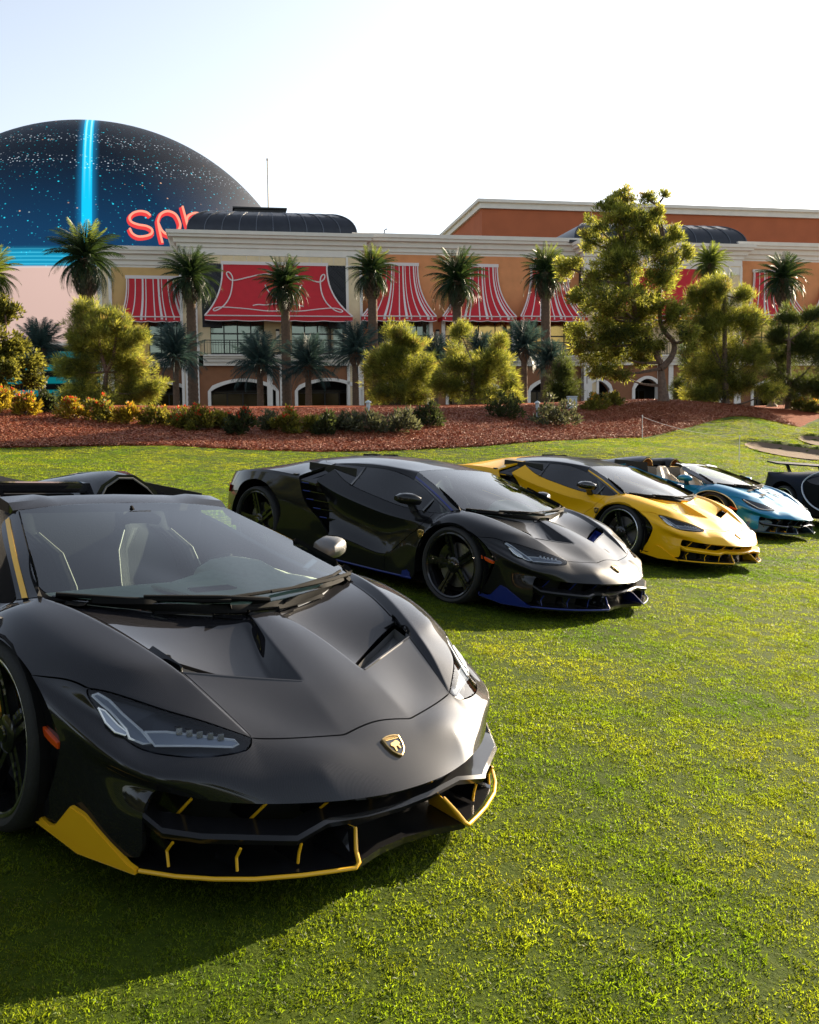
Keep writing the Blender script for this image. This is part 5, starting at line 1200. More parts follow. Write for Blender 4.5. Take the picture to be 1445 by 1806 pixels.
# dark blue coupe at the right edge, seen from its rear quarter on
m5 = dict(m2); m5.update(paint=MAT['navy'], notch=MAT['silver'], rim_edge=True)
CVB = dict(
 a0=(.98,0,.42),a1=(.95,.40,.42),a2=(.72,.78,.44),b0=(.92,0,.62),b1=(.88,.38,.62),b2=(.62,.80,.62),c0=(.55,0,.74),c1=(.50,.42,.73),c2=(.40,.80,.76),
 d0=(.0,0,.84),d1=(-.02,.45,.84),d2=(.0,.86,.84),e0=(-.55,0,1.06),e1=(-.55,.45,1.03),e2=(-.42,.82,.86),f0=(-1.15,0,1.21),f1=(-1.15,.46,1.17),f2=(-1.1,.72,1.02),
 g0=(-1.75,0,1.20),g1=(-1.75,.44,1.15),g2=(-1.75,.74,1.03),h0=(-2.4,0,1.10),h1=(-2.4,.40,1.06),h2=(-2.45,.86,.97),i0=(-3.1,0,.99),i1=(-3.1,.42,.98),i2=(-3.1,.90,.95),j0=(-3.52,0,.93),j1=(-3.52,.45,.93),j2=(-3.42,.84,.92),
 k0=(-3.6,0,.62),k1=(-3.58,.45,.62),k2=(-3.48,.86,.64),l0=(-3.52,0,.28),l1=(-3.5,.45,.28),l2=(-3.4,.88,.30),
 m1=(-.55,.90,.82),m2=(-1.2,.92,.80),m3=(-1.75,.93,.80),m4=(-2.15,.965,.86),
 n1=(-.55,.96,.62),n2=(-1.2,.97,.60),n3=(-1.75,.98,.60),n4=(-2.1,1.0,.66),o1=(-.50,.97,.20),o2=(-1.2,.99,.20),o3=(-1.75,.99,.20),o4=(-2.22,1.0,.20),
 p0=(.40,.95,.18),p1=(.40,.95,.42),p2=(.28,.96,.64),p3=(.0,.965,.74),p4=(-.28,.965,.64),p5=(-.40,.965,.42),
 q0=(-2.26,1.01,.44),q1=(-2.36,1.02,.66),q2=(-2.72,1.02,.80),q3=(-3.04,1.0,.68),q4=(-3.14,.96,.44),q5=(-3.14,.95,.24),r1=(.70,.80,.18))
CFB = dict(hood='a0 a1 b1 b0;b0 b1 c1 c0;c0 c1 d1 d0;a1 a2 b2 b1;b1 b2 c2 c1;c1 c2 d2 d1', windshield='d0 d1 e1 e0;e0 e1 f1 f0;d1 d2 e2 e1;e1 e2 f2 f1',
 roof='f0 f1 g1 g0;f1 f2 g2 g1', engine_cover='g0 g1 h1 h0;h0 h1 i1 i0;i0 i1 j1 j0;h1 h2 i2 i1;i1 i2 j2 j1;g1 g2 h2 h1',
 rear_fender='h2 m4 q2 i2;m4 n4 q1 q2;n4 o4 q0 q1;i2 q2 q3 j2;j2 q3 q4 k2;k2 q4 q5 l2;g2 m4 h2', rear_bumper='j0 j1 k1 k0;j1 j2 k2 k1;k0 k1 l1 l0;k1 k2 l2 l1',
 fender='a2 r1 p0 p1;a2 p1 p2 b2;b2 p2 c2;c2 p2 p3 d2;d2 p3 p4 e2;e2 p4 n1 m1;p4 p5 o1 n1', door='m1 n1 n2 m2;m2 n2 n3 m3;n1 o1 o2 n2;n2 o2 o3 n3', side_scoop='m3 n3 n4 m4;n3 o3 o4 n4', side_window='e2 m1 m2 f2;f2 m2 m3 g2;g2 m3 m4')
CCB = [('d0 d1 d2 e2 f2 g2 m4', .9), ('f0 f1 f2', .8), ('m1 m2 m3 m4', .9), ('i2 j2 j1 j0', .7), ('e2 m1', .8), ('l0 l1 l2', .5)]
r5 = thing('car', 'dark navy coupe with a pale C-shaped side line and raised rear wing, at right edge', 'car', mw=pose(9.3, 17.0, -1.565-TILT*9.3+.02, -1.25, 0, 0))
V5 = CVB; co, fc_, P_, pan_, cr_ = half_mesh(V5, CFB, CCB); e5 = subdivide(co, fc_, P_, cr_, 3, fit=3)
for (n, sd), me in panels(e5, pan_, sided=SIDED+('side_scoop',), frit=(), nofold=('windshield', 'side_window')).items():
    me.materials.clear(); me.polygons.foreach_set('material_index', [0]*len(me.polygons))
    link(n, me, {'windshield': MAT['tint'], 'side_window': MAT['tint'],  'side_scoop': MAT['black'], 'door': MAT['black']}.get(n, MAT['navy']), r5)
for s in (1, -1):
    cl = [(-.30,.80,.90),(-.75,.70,1.08),(-1.2,.64,1.14),(-1.7,.70,1.12),(-2.05,.86,1.0),(-2.20,.965,.82),(-2.12,1.005,.60),(-1.85,1.01,.40),(-1.4,1.005,.29),(-.8,.99,.25)]
    MB().tube(spline([(x, -s*(y+.012), z) for x, y, z in cl], 5), .017, 8).build('side_line', MAT['pale_line'], r5, smooth=True)
    for x, R, w, yo in ((0,.335,.28,.945), (-2.71,.355,.34,.985)): make_wheel(r5, x, -s, R, w, yo, m5)
    for cx, r, zc, ya, yb in ((0,.40,.34,.955,.60), (-2.71,.44,.36,.99,.52)):
        arc = [math.radians(d) for d in range(-25, 206, 11)]; P0 = [(cx+r*math.cos(a), -s*ya, zc+r*math.sin(a)) for a in arc]; P1 = [(x, -s*yb, z) for x, y, z in P0]
        m = MB().strip(P0, P1); m.add(P1, [tuple(range(len(P1)))]); m.build('wheel_housing', MAT['black'], r5)
    MB().tube([(-3.25,-s*.42,.95),(-3.38,-s*.42,1.13)], .035, 6).build('wing_strut', MAT['silver'], r5)
MB().prism([(-3.15,-.86,1.145),(-3.50,-.84,1.175),(-3.50,.84,1.175),(-3.15,.86,1.145)], (0,0,-.03)).build('rear_wing', MAT['navy'], r5, bevel=.008)
MB().box(-3.3,.7,-.6,.6,.12,.35).build('underbody', MAT['black'], r5); MB().prism([(-.5,-.7,.45),(-.6,-.66,.88),(-.6,.66,.88),(-.5,.7,.45)], (.25,0,0)).build('dashboard', MAT['leather'], r5)
for s in (1, -1): MB().prism([(-1.2,s*.15,.4),(-1.5,s*.15,1.02),(-1.5,s*.55,1.02),(-1.2,s*.55,.4)], (-.1,0,0)).build('seat', MAT['leather'], r5, bevel=.02)
# ---------------------------------------------------------------- plants
def leaf_mat(name, c, trans, vary=.35, rough=.55, tmix=.5, spec=.3):
    m = bpy.data.materials.new(name); m.use_nodes = True; t = m.node_tree; t.nodes.clear(); L = t.links.new; N = t.nodes.new
    out = N('ShaderNodeOutputMaterial'); g = N('ShaderNodeNewGeometry'); mr = N('ShaderNodeMapRange'); mr.inputs['To Min'].default_value = 1-vary; mr.inputs['To Max'].default_value = 1+vary; L(g.outputs['Random Per Island'], mr.inputs['Value'])
    def sc(col):
        n = N('ShaderNodeVectorMath'); n.operation = 'SCALE'; n.inputs[0].default_value = col; L(mr.outputs[0], n.inputs['Scale']); return n.outputs[0]
    d = N('ShaderNodeBsdfPrincipled'); d.inputs['Roughness'].default_value = rough; d.inputs['Specular IOR Level'].default_value = spec; L(sc(c), d.inputs['Base Color'])
    tr = N('ShaderNodeBsdfTranslucent'); L(sc(trans), tr.inputs['Color'])
    mx = N('ShaderNodeMixShader'); mx.inputs[0].default_value = tmix; L(d.outputs[0], mx.inputs[1]); L(tr.outputs[0], mx.inputs[2]); L(mx.outputs[0], out.inputs[0])
    return m
PM = dict(
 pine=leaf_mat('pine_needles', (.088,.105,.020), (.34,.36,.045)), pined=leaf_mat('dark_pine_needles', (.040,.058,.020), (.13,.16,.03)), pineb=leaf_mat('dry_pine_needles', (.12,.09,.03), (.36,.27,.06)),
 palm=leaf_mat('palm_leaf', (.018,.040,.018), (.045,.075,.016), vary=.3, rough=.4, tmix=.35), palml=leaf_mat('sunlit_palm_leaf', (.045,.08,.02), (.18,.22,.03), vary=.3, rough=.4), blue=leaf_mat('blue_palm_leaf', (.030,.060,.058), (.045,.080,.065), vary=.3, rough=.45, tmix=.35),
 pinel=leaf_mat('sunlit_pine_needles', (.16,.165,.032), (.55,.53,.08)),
 broad=leaf_mat('broad_leaf', (.06,.075,.015), (.22,.21,.03)), shrub=leaf_mat('shrub_leaf', (.065,.075,.014), (.26,.23,.03)), shrubd=leaf_mat('dark_shrub_leaf', (.026,.036,.014), (.06,.075,.02)), sage=leaf_mat('sage_leaf', (.070,.078,.045), (.11,.115,.05)),
 gold=leaf_mat('golden_leaf', (.13,.10,.014), (.42,.30,.02)), flower=leaf_mat('red_flower', (.50,.045,.015), (.5,.06,.02), vary=.3), yflower=leaf_mat('orange_flower', (.60,.26,.02), (.55,.25,.03), vary=.3), dry=leaf_mat('dry_blossom', (.32,.20,.12), (.3,.2,.1)),
 bark=mat('pine_bark', (.13,.085,.06), rough=.95, vary=.4, vscale=9, bump=.6, bscale=25), palmbark=mat('palm_bark', (.10,.06,.036), rough=.95, vary=.35, vscale=7, bump=.6, bscale=20), twig=mat('bare_twigs', (.25,.19,.14), rough=.9))
def raw_mesh(name, V, F3, mats, mi=None):
    me = bpy.data.meshes.new(name); V = np.asarray(V, np.float32); F3 = np.asarray(F3, np.int32); k = F3.shape[1]
    me.vertices.add(len(V)); me.vertices.foreach_set('co', V.ravel()); me.loops.add(F3.size); me.loops.foreach_set('vertex_index', F3.ravel()); me.polygons.add(len(F3))
    me.polygons.foreach_set('loop_start', np.arange(0, F3.size, k, dtype=np.int32)); me.polygons.foreach_set('loop_total', np.full(len(F3), k, np.int32))
    for m in mats: me.materials.append(m)
    if mi is not None: me.polygons.foreach_set('material_index', np.asarray(mi, np.int32))
    me.update(calc_edges=True); me.validate(); return me
def tufts(rng, C, rad, per, length, width, outward=.6, up=.35, core=None):
    """per narrow leaves round every centre, pointing outwards and up: 4-vertex blades"""
    n = len(C)*per; c = np.repeat(C, per, 0); r = np.repeat(np.broadcast_to(rad, len(C)), per)
    d = rng.normal(size=(n, 3)); d /= np.linalg.norm(d, axis=1)[:, None]
    p = c+d*(r*rng.random(n)**.5)[:, None]*.8
    a = d*outward+rng.normal(size=(n, 3))*.45; a[:, 2] += up
    if core is not None:
        q = c-core; q /= np.linalg.norm(q, axis=1)[:, None]+1e-6; a += q*.5
    a /= np.linalg.norm(a, axis=1)[:, None]
    b = np.cross(a, rng.normal(size=(n, 3))); b /= np.linalg.norm(b, axis=1)[:, None]+1e-6
    L = (length*(.6+.8*rng.random(n)))[:, None]; w = width*(.7+.6*rng.random(n))[:, None]
    V = np.stack([p, p+a*L*.5+b*w*.5, p+a*L, p+a*L*.5-b*w*.5], 1).reshape(-1, 3)
    return V, np.arange(n*4).reshape(n, 4)
def limb(mb, pts, r0, r1, n=7): 
    P = spline(pts, 4); mb.tube(P, [r0+(r1-r0)*i/(len(P)-1) for i in range(len(P))], n)
def pine(name, label, group, Y, trunkpx, blobs, seed, m='pine', dens=1., nl=.27, nw=.021, r0=.20, cat='tree', clump=.215, depth=.8, twigs=0, per=36, bark='bark'):
    """trunkpx: list of limbs, each [(u, v), ...] with the first as trunk; blobs: (u, v, ru, rv) masses of foliage"""
    rng = np.random.default_rng(seed); k = Y/1685.
    b0 = at(*trunkpx[0][0], Y); b0.z = gz(b0.x, b0.y)-.05; root = thing(name, label, cat, b0, group=group); O = np.array(b0)
    tr = MB(); lines = []
    for i, L in enumerate(trunkpx):
        P = [np.array(at(u, v, Y+(rng.normal()*.25 if j > 1 else 0)))-O for j, (u, v) in enumerate(L)]
        if i == 0: P[0] = np.zeros(3)
        lines.append(P); limb(tr, P, r0*(1 if i == 0 else .55), r0*(.40 if i == 0 else .16))
    ax = np.array([q for P in lines for q in P])
    cs = []
    for (u, v, ru, rv) in blobs:
        c = np.array(at(u, v, Y))-O; R = np.array([ru*k, max(ru, rv)*k*depth, rv*k]); n = max(4, int(dens*9.5*ru*rv*k*k/(clump*clump)))
        d = rng.normal(size=(n, 3)); d /= np.linalg.norm(d, axis=1)[:, None]; sub = rng.normal(size=(max(3, n//12), 3)); sub *= (rng.random(len(sub))**.4*.85/np.linalg.norm(sub, axis=1))[:, None]; q = c+(sub[rng.integers(len(sub), size=n)]+d*.60*(rng.random(n)**.5)[:, None])*R; q[:, 1] += rng.normal()*R[1]*.5
        cs.append(q)
        low = ax[ax[:, 2] < c[2]+.3*R[2]] if (ax[:, 2] < c[2]+.3*R[2]).any() else ax
        s = low[np.argmin(np.linalg.norm(low-c, axis=1))]; cc = q.mean(0); mid = (s+cc)/2+np.array([0, 0, -.08*np.linalg.norm(cc-s)])
        limb(tr, [s, mid, cc], max(.035, r0*.28), .02, 5)
        for e in q[::max(1, len(q)//5)]: limb(tr, [mid*.4+cc*.6, (cc+e)/2, e], .022, .008, 4)
    C = np.concatenate(cs); C = C[C[:, 2] > .25]
    tr.build('trunk', PM[bark], root, smooth=True)
    V, F = tufts(rng, C, clump*.9, per, nl, nw, core=C.mean(0))
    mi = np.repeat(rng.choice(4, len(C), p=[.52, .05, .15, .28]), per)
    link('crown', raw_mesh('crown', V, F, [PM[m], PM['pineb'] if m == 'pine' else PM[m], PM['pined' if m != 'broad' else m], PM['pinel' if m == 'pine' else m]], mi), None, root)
    return root
# --- palms
def frond_mesh(name, m, arch, nleaf=34, width=.022, ll=.24, drop=.0, vee=.5, seed=0):
    """feather leaf of unit length along +x, arching down"""
    rng = np.random.default_rng(seed); V = []; F = []
    def P(t): return np.array([math.sin(arch*t)/max(arch, .01) if arch > .01 else t, 0, (math.cos(arch*t)-1)/max(arch, .01)])
    n = 8
    for i in range(n+1):
        t = i/n; p = P(t); w = .016*(1-t)+.003; V += [p+[0, -w, 0], p+[0, w, 0], p+[0, 0, -w*1.2]]
    for i in range(n):
        a = 3*i; F += [(a, a+1, a+4, a+3), (a+1, a+2, a+5, a+4), (a+2, a, a+3, a+5)]
    for k in range(nleaf):
        t = .10+.88*(k+.5)/nleaf; p = P(t); tan = P(min(t+.03, 1.03))-P(t-.0); tan /= np.linalg.norm(tan)
        L = ll*(math.sin(math.pi*(.10+.86*t))**.7)*(.85+.3*rng.random()); up = np.cross(tan, [0, 1, 0])*-1
        for s in (1, -1):
            d = np.array([0, s*.86, 0])+tan*(.55+.5*t)+up*(vee*(.6+.6*rng.random())); d /= np.linalg.norm(d); e = p+d*L+np.array([0, 0, -drop*L]); q = p+d*L*.5
            w = tan*width*(1.1-.5*t); b = len(V); V += [p-w*.5, q+w*.6+[0, 0, .01], e, q-w*.6]; F.append((b, b+1, b+2, b+3))
    return raw_mesh(name, V, F, [m])
FR = {k: [frond_mesh('frond', PM[k], a, seed=i, ll=lw, vee=v, drop=dr) for i, (a, lw, v, dr) in enumerate(((.7,.20,.45,.1),(1.35,.22,.3,.3),(1.9,.22,.12,.45)))] for k in ('palm', 'palml')}
FR['blue'] = [frond_mesh('frond', PM['blue'], a, nleaf=30, seed=9+i, ll=.30, vee=.6, drop=.1, width=.017) for i, a in enumerate((.3,.7,1.2))]
def palm(label, group, Y, u, vc, r, vb=726, m='palm', n=72, seed=0, trunk=.30, bulb=1., top=None, lo=-48, name='palm_tree', topm=None):
    rng = random.Random(seed); k = Y/1685.
    g = at(u, vb, Y); g.z = gz(g.x, g.y) if Y < 55 else min(g.z, 1.7); c = at(u, vc, Y); H = c.z-g.z; R = r*k*1.14
    root = thing(name, label, 'palm tree', g, group=group)
    tm = MB(); pr = []; N = 26
    for i in range(N+1):
        z = H*i/N; w = trunk*(1.12-.22*i/N)+(.07 if i == 0 else 0); 
        pr += [(w*1.03, z-.01), (w*.94, z+H/N*.55)]
    tm.lathe([(0, -.2)]+pr+[(0, H)], 12)
    tm.v = [(x+.10*math.sin(z*.5+seed), y+.08*math.cos(z*.4), z) if 0 else (x, y, z) for x, y, z in tm.v]
    t = tm.build('trunk', PM['palmbark'], root, smooth=True, angle=50)
    if bulb:
        b = MB(); hb = 1.5*bulb
        for j in range(7):       # cut leaf bases round the head of the trunk
            zz = H-hb+hb*j/6.5; rr = trunk*(.95+.75*math.sin(math.pi*min(1, (j+.6)/6.8)))
            for q in range(11):
                a = 2*math.pi*(q+.5*(j % 2))/11; cx, sx = math.cos(a), math.sin(a); w = .11
                b.add([(cx*rr*.82-sx*w, sx*rr*.82+cx*w, zz), (cx*rr*.82+sx*w, sx*rr*.82-cx*w, zz), (cx*(rr+.10), sx*(rr+.10), zz+.24), (cx*rr*.9, sx*rr*.9, zz-.10), (cx*rr*.6, sx*rr*.6, zz+.22)], [(0, 3, 2), (3, 1, 2), (0, 2, 4), (1, 4, 2)])
        b.build('leaf_bases', PM['palmbark'], root)
    for i in range(n):
        f = (i+.5)/n; el = math.radians(lo+(88-lo)*f**.95+rng.uniform(-5, 5)); az = i*2.39996+rng.uniform(-.2, .2)
        kind = 0 if f > .86 else (1 if f > .45 else 2)
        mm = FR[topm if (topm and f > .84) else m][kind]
        o = bpy.data.objects.new('frond', mm); COL.objects.link(o); o.parent = root
        s = R*(1.02 if f < .8 else .95)*rng.uniform(.88, 1.10)
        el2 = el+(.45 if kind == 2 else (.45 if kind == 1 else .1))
        o.matrix_local = Matrix.Translation((0, 0, H-.05+.25*f)) @ Matrix.Rotation(az, 4, 'Z') @ Matrix.Rotation(-el2, 4, 'Y') @ Matrix.Rotation(rng.uniform(-.3, .3), 4, 'X') @ Matrix.Scale(s, 4)
    return root
def shrub(name, label, group, Y, u0, u1, v0, v1, m, seed, flower=None, fl=40, lw=.09, leafn=1.):
    rng = np.random.default_rng(seed); k = Y/1685.; c = at((u0+u1)/2, v1, Y); c.z = gz(c.x, c.y)
    root = thing(name, label, 'shrub', c, group=group); W = (u1-u0)*k/2; Ht = (v1-v0)*k
    n = int(26*leafn+W*Ht*22); d = rng.normal(size=(n, 3)); d /= np.linalg.norm(d, axis=1)[:, None]; d[:, 2] = np.abs(d[:, 2])
    C = d*np.array([W, W*.8, Ht*.92])*(rng.random(n)**.38)[:, None]*(1+.16*np.sin(3*np.arctan2(d[:, 1], d[:, 0])+seed))[:, None]; C[:, 2] += .08
    V, F = tufts(rng, C, .17, 34, lw*1.7, lw*.62, core=np.array([0, 0, 0.]))
    link('foliage', raw_mesh('foliage', V, F, [PM[m]]), None, root)
    st = MB()
    for i in range(7): e = C[rng.integers(n)]; st.tube([(0, 0, -.05), tuple(e*.5+[0, 0, .05]), tuple(e)], [.025, .016, .006], 4)
    st.build('stems', PM['bark'], root)
    if flower:
        q = C[np.argsort(-(C[:, 2]+.5*rng.random(n)))][:fl//3]; q = q+np.array([0, -.10, .14]); V, F = tufts(rng, q, .05, 6, .07, .06, up=.6); link('blossom', raw_mesh('blossom', V, F, [PM[flower]]), None, root)
    return root
# pines
pine('pine_tree', 'bushy forked pine at the left, tallest lit crown beside the LED dome', None, 46, [[(190,738),(186,690),(188,655)],[(188,655),(178,620),(172,585),(160,560)],[(188,655),(200,630),(205,595),(208,570)]],
     [(155,556,28,26),(208,566,24,24),(182,580,38,30),(135,602,30,30),(243,602,26,26),(190,622,52,38),(128,650,30,30),(225,652,40,35),(158,692,50,28),(240,690,42,30),(266,690,16,22),(195,712,60,18)], 1, dens=1.15)
pine('broadleaf_tree', 'loose yellow-green leafy tree cut off by the left edge', None, 40, [[(-22,742),(-20,690),(-12,640)],[(-12,640),(8,600),(10,560)]], [(8,553,27,24),(-12,592,38,46),(24,612,18,38),(44,642,30,24),(8,664,40,30),(-25,640,40,60),(-20,700,60,30),(35,668,28,16)], 2, m='broad', nl=.17, nw=.09, clump=.32, dens=1.0)
pine('pine_tree', 'rounded golden-green young pine in front of the first striped awning of the right wing', None, 48, [[(708,728),(707,680),(706,600)]], [(705,594,22,24),(690,622,28,24),(728,615,26,24),(668,645,24,24),(712,650,42,34),(748,650,18,28),(688,690,38,28),(738,690,32,26)], 3, dens=1.15)
pine('pine_tree', 'broad twin-topped pine with a shaded middle, third tree from the left', None, 46, [[(833,730),(834,690),(836,640)]], [(814,592,17,22),(880,614,17,22),(808,632,28,26),(868,650,32,32),(840,662,38,36),(790,682,26,26),(900,680,20,28),(850,704,48,24),(911,700,12,20)], 4, dens=1.15)
pine('pine_tree', 'small dark green pine left of the tall pine', None, 52, [[(986,722),(986,690),(986,640)]], [(986,652,22,30),(978,690,28,24),(1000,690,18,22)], 5, m='pined')
pine('pine_tree', 'tallest pine with a forked leaning trunk, rising above the cornice', None, 45, [[(1171,711),(1168,680),(1165,640)],[(1165,640),(1147,602),(1124,566),(1112,500),(1104,440),(1096,360)],[(1166,650),(1184,630),(1189,605),(1166,572),(1165,500),(1172,430),(1160,360)]],
     [(1098,342,24,16),(1072,364,24,16),(1152,352,22,10),(1176,350,12,8),(1125,384,34,22),(1056,396,22,13),(1166,378,18,15),(1046,428,28,14),(1098,432,44,26),(1155,430,24,24),(1194,418,20,16),(1008,474,26,20),(1050,490,42,24),(1110,486,38,28),(1162,492,28,28),(1020,520,30,18),(1202,452,16,16),(1060,556,38,22),(1120,556,42,28),(1028,600,34,24),(1184,560,24,32),(1080,618,42,28),(1046,648,34,20),(1105,662,26,15),(1150,608,26,22),(1205,600,26,26),(1090,460,60,26),(1140,410,40,26),(1085,395,36,24),(1080,525,60,26),(1150,530,44,30),(1110,590,50,26),(1160,455,40,24),(1060,585,44,22),(1130,635,36,20),(1110,362,30,20)], 6, dens=.62, r0=.30, clump=.22, nl=.21, nw=.040, per=34)
pine('pine_tree', 'wide brownish pine right of the tallest pine, below the second dome', None, 47, [[(1281,718),(1279,660),(1278,520)]], [(1270,506,24,24),(1246,532,32,28),(1310,516,20,18),(1280,560,48,34),(1236,580,34,30),(1325,570,26,28),(1290,620,58,34),(1340,630,20,26),(1250,652,38,28),(1310,666,42,26),(1345,690,26,16),(1262,690,32,20),(1228,692,30,18)], 7, m='pine', dens=1.)
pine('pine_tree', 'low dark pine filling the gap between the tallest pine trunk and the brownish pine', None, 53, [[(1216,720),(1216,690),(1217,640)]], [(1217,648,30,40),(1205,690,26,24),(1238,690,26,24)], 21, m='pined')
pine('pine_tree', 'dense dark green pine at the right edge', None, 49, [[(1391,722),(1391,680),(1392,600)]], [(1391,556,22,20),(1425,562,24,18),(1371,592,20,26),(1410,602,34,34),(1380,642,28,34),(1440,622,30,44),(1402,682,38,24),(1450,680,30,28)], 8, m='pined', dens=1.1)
# tall palms before the front
for i, (u, v, r, lab, tr, mm) in enumerate([(160,462,66,'thick-trunked tall palm before the LED dome',.48,'palm'),(342,494,54,'tall palm between the left awning and the large red hood',.34,'palm'),(507,508,50,'tall palm in front of the large red hood',.32,'palm'),(660,486,46,'tall palm at the left end of the right wing, sunlit top fronds',.34,'palml'),
     (808,500,56,'widest tall palm, between two striped awnings of the right wing',.34,'palm'),(963,486,48,'tall palm left of the tallest pine',.34,'palml'),(1250,470,38,'pale green palm top peeping out between two pines under the second dome',.30,'palml'),(1378,496,46,'tall palm before the striped awning at far right',.32,'palm'),(-6,490,52,'palm whose drooping fronds enter at the left edge',.34,'palml')]):
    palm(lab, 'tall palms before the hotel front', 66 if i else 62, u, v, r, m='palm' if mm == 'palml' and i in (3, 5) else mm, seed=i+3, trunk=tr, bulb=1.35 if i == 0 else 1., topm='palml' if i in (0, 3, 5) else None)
for i, (u, v, r, lab) in enumerate([(75,618,48,'low dark palm behind the left pine, before the dome foot'),(312,634,54,'low blue-green palm under the left striped awning'),(460,646,52,'low blue-green palm before the first arch of the pavilion'),(545,648,50,'low blue-green palm between the two pavilion arches'),(628,626,50,'low blue-green palm at the right corner of the red-hood pavilion'),(768,640,44,'low blue-green palm between the two golden pines'),(848,626,36,'low blue-green palm behind the twin-topped pine'),(925,618,46,'low blue-green palm left of the small dark pine'),(972,640,34,'low blue-green palm behind the small dark pine')]):
    palm(lab, 'low blue-green palms along the arcade', 60, u, v, r, m='blue', n=60, seed=40+i, trunk=.20, bulb=.4, lo=-40)
# shrubs along the bank
SHR = [(-30,30,684,732,32,'gold','flower','golden shrub with red flowers at the left edge'),(25,66,690,734,31.5,'gold','flower','golden shrub with red flowers beside the leafy left tree'),(70,108,688,738,32.5,'shrubd',None,'dark shrub between two golden flowering shrubs at left'),(104,152,704,740,31.5,'gold','flower','golden flowering shrub left of the forked pine trunk'),(150,205,704,744,31.3,'shrub','flower','green shrub with red flowers under the forked pine'),(205,250,718,748,31,'gold','yflower','low golden shrub right of the forked pine trunk'),(248,300,722,752,31,'shrub','yflower','low shrub with orange flowers before the left arch'),(296,345,724,758,30.6,'shrub','flower','flowering shrub at the left foot of the first pavilion arch'),(328,374,720,760,30.2,'shrub','flower','tall flowering shrub under the palm trunk beside the arch'),(370,412,726,752,30.8,'shrub',None,'yellowish shrub before the first pavilion arch'),(402,450,722,770,29.6,'shrubd','flower','dark shrub with red flowers, nearest the lawn at left'),(463,492,726,752,30.8,'sage',None,'small pale shrub between the pavilion arches'),(484,530,716,758,30.2,'shrub','flower','bright flowering shrub left of the second pavilion arch'),(530,572,728,752,30.6,'shrub',None,'low yellow-green shrub before the second pavilion arch'),(556,592,726,766,29.8,'shrubd',None,'small dark shrub standing alone on the bark'),(590,628,724,752,30.8,'sage','dry','shrub with dry pinkish blossom'),(612,680,724,760,30.6,'sage',None,'grey-green shrub under the young golden pine'),(668,738,722,760,30.8,'sage',None,'larger grey-green shrub right of the golden pine trunk'),(730,782,710,748,32.5,'shrubd',None,'dark grey-green shrub between the two golden pines'),(862,925,700,736,36,'shrubd',None,'dark shrub right of the twin-topped pine'),(934,1030,708,756,35.2,'sage',None,'widest grey-green shrub on the bark bank'),(1028,1072,700,728,41,'shrub','yflower','small shrub with yellow flowers by the pale cabinet'),(1070,1100,700,722,43,'shrub',None,'small green shrub left of the tallest pine'),(1396,1424,700,722,48,'shrub','yflower','small yellow flowering shrub at the right edge'),(1420,1452,702,726,47,'shrub','yflower','yellow flowering shrub under the right-hand pine')]
for i, (u0, u1, v0, v1, Y, m, fl, lab) in enumerate(SHR):
    shrub('shrub', lab, 'shrubs along the bark bank', Y, u0, u1, v0, v1, m, 100+i, fl, 46 if m == 'gold' else 30)
# ---------------------------------------------------------------- small things on the bank
def on_ground(u, v, Y): p = at(u, v, Y); p.z = gz(p.x, p.y); return p
M_POST = mat('white_post', (.7,.68,.64), rough=.5); M_CAB = mat('pale_grey_metal', (.45,.50,.52), rough=.5); M_URN = mat('tan_stone', (.26,.19,.13), rough=.85, vary=.1, vscale=6)
pts = []
for (u, v, Y, h, lab) in ((1133, 772, 33.6, .80, 'thin white rope post at the edge of the bark bed'), (1304, 815, 28, .78, 'thin white rope post on the lawn mound left of the bunker')):
    p = on_ground(u, v, Y); o = thing('rope_post', lab, 'post', p, group='rope posts'); MB().tube([(0,0,-.1),(0,0,h)], .012, 6).build('shaft', M_POST, o); MB().lathe([(0,.03),(.02,.01),(.022,-.02),(0,-.03)], 8).build('cap', M_POST, o, loc=(0,0,h)); pts.append(p+Vector((0,0,h-.03)))
r_ = MB(); r_.tube([pts[0].lerp(pts[1], t)-Vector((0,0,.35*4*t*(1-t)*.4)) for t in [i/12 for i in range(13)]], .006, 4); tag(r_.build('rope', M_POST), 'slack white rope between the two thin posts', 'rope')
p = on_ground(1009, 722, 41); o = thing('utility_cabinet', 'pale grey utility cabinet behind the wide shrub', 'cabinet', p); k = 37/1685.
MB().box(-.20,.20,-.15,.15,0,.55).build('body', M_CAB, o, bevel=.012); MB().box(-.22,.22,-.17,.17,.552,.60).build('lid', M_CAB, o, bevel=.01); MB().box(-.16,.16,-.162,-.152,.08,.48).build('door', M_CAB, o)
p = on_ground(1362, 706, 51); o = thing('stone_globe', 'round tan stone globe on a short pedestal between the right pines', 'garden ornament', p); zt = at(1360, 655, 51).z-p.z
MB().lathe([(0,zt+.37),(.15,zt+.34),(.28,zt+.24),(.36,zt+.05),(.36,zt-.08),(.28,zt-.25),(.14,zt-.35),(0,zt-.37)], 24).build('globe', M_URN, o, smooth=True); MB().lathe([(0,0),(.30,0),(.26,.1),(.15,.2),(.12,zt-.45),(.2,zt-.32),(0,zt-.32)], 16).build('pedestal', M_URN, o, smooth=True, angle=40)
for u, v, Y, lab in ((650, 742, 33, 'small pale path light at the foot of the pavilion corner'), (948, 738, 36, 'small pale path light left of the wide grey shrub')):
    p = on_ground(u, v, Y); o = thing('path_light', lab, 'path light', p, group='path lights'); MB().tube([(0,0,-.05),(0,0,.55)], .05, 8).build('post', M_CAB, o); MB().lathe([(0,.80),(.10,.74),(.11,.70),(.07,.68),(.07,.55),(.09,.54),(0,.53)], 10).build('head', M_CAB, o)

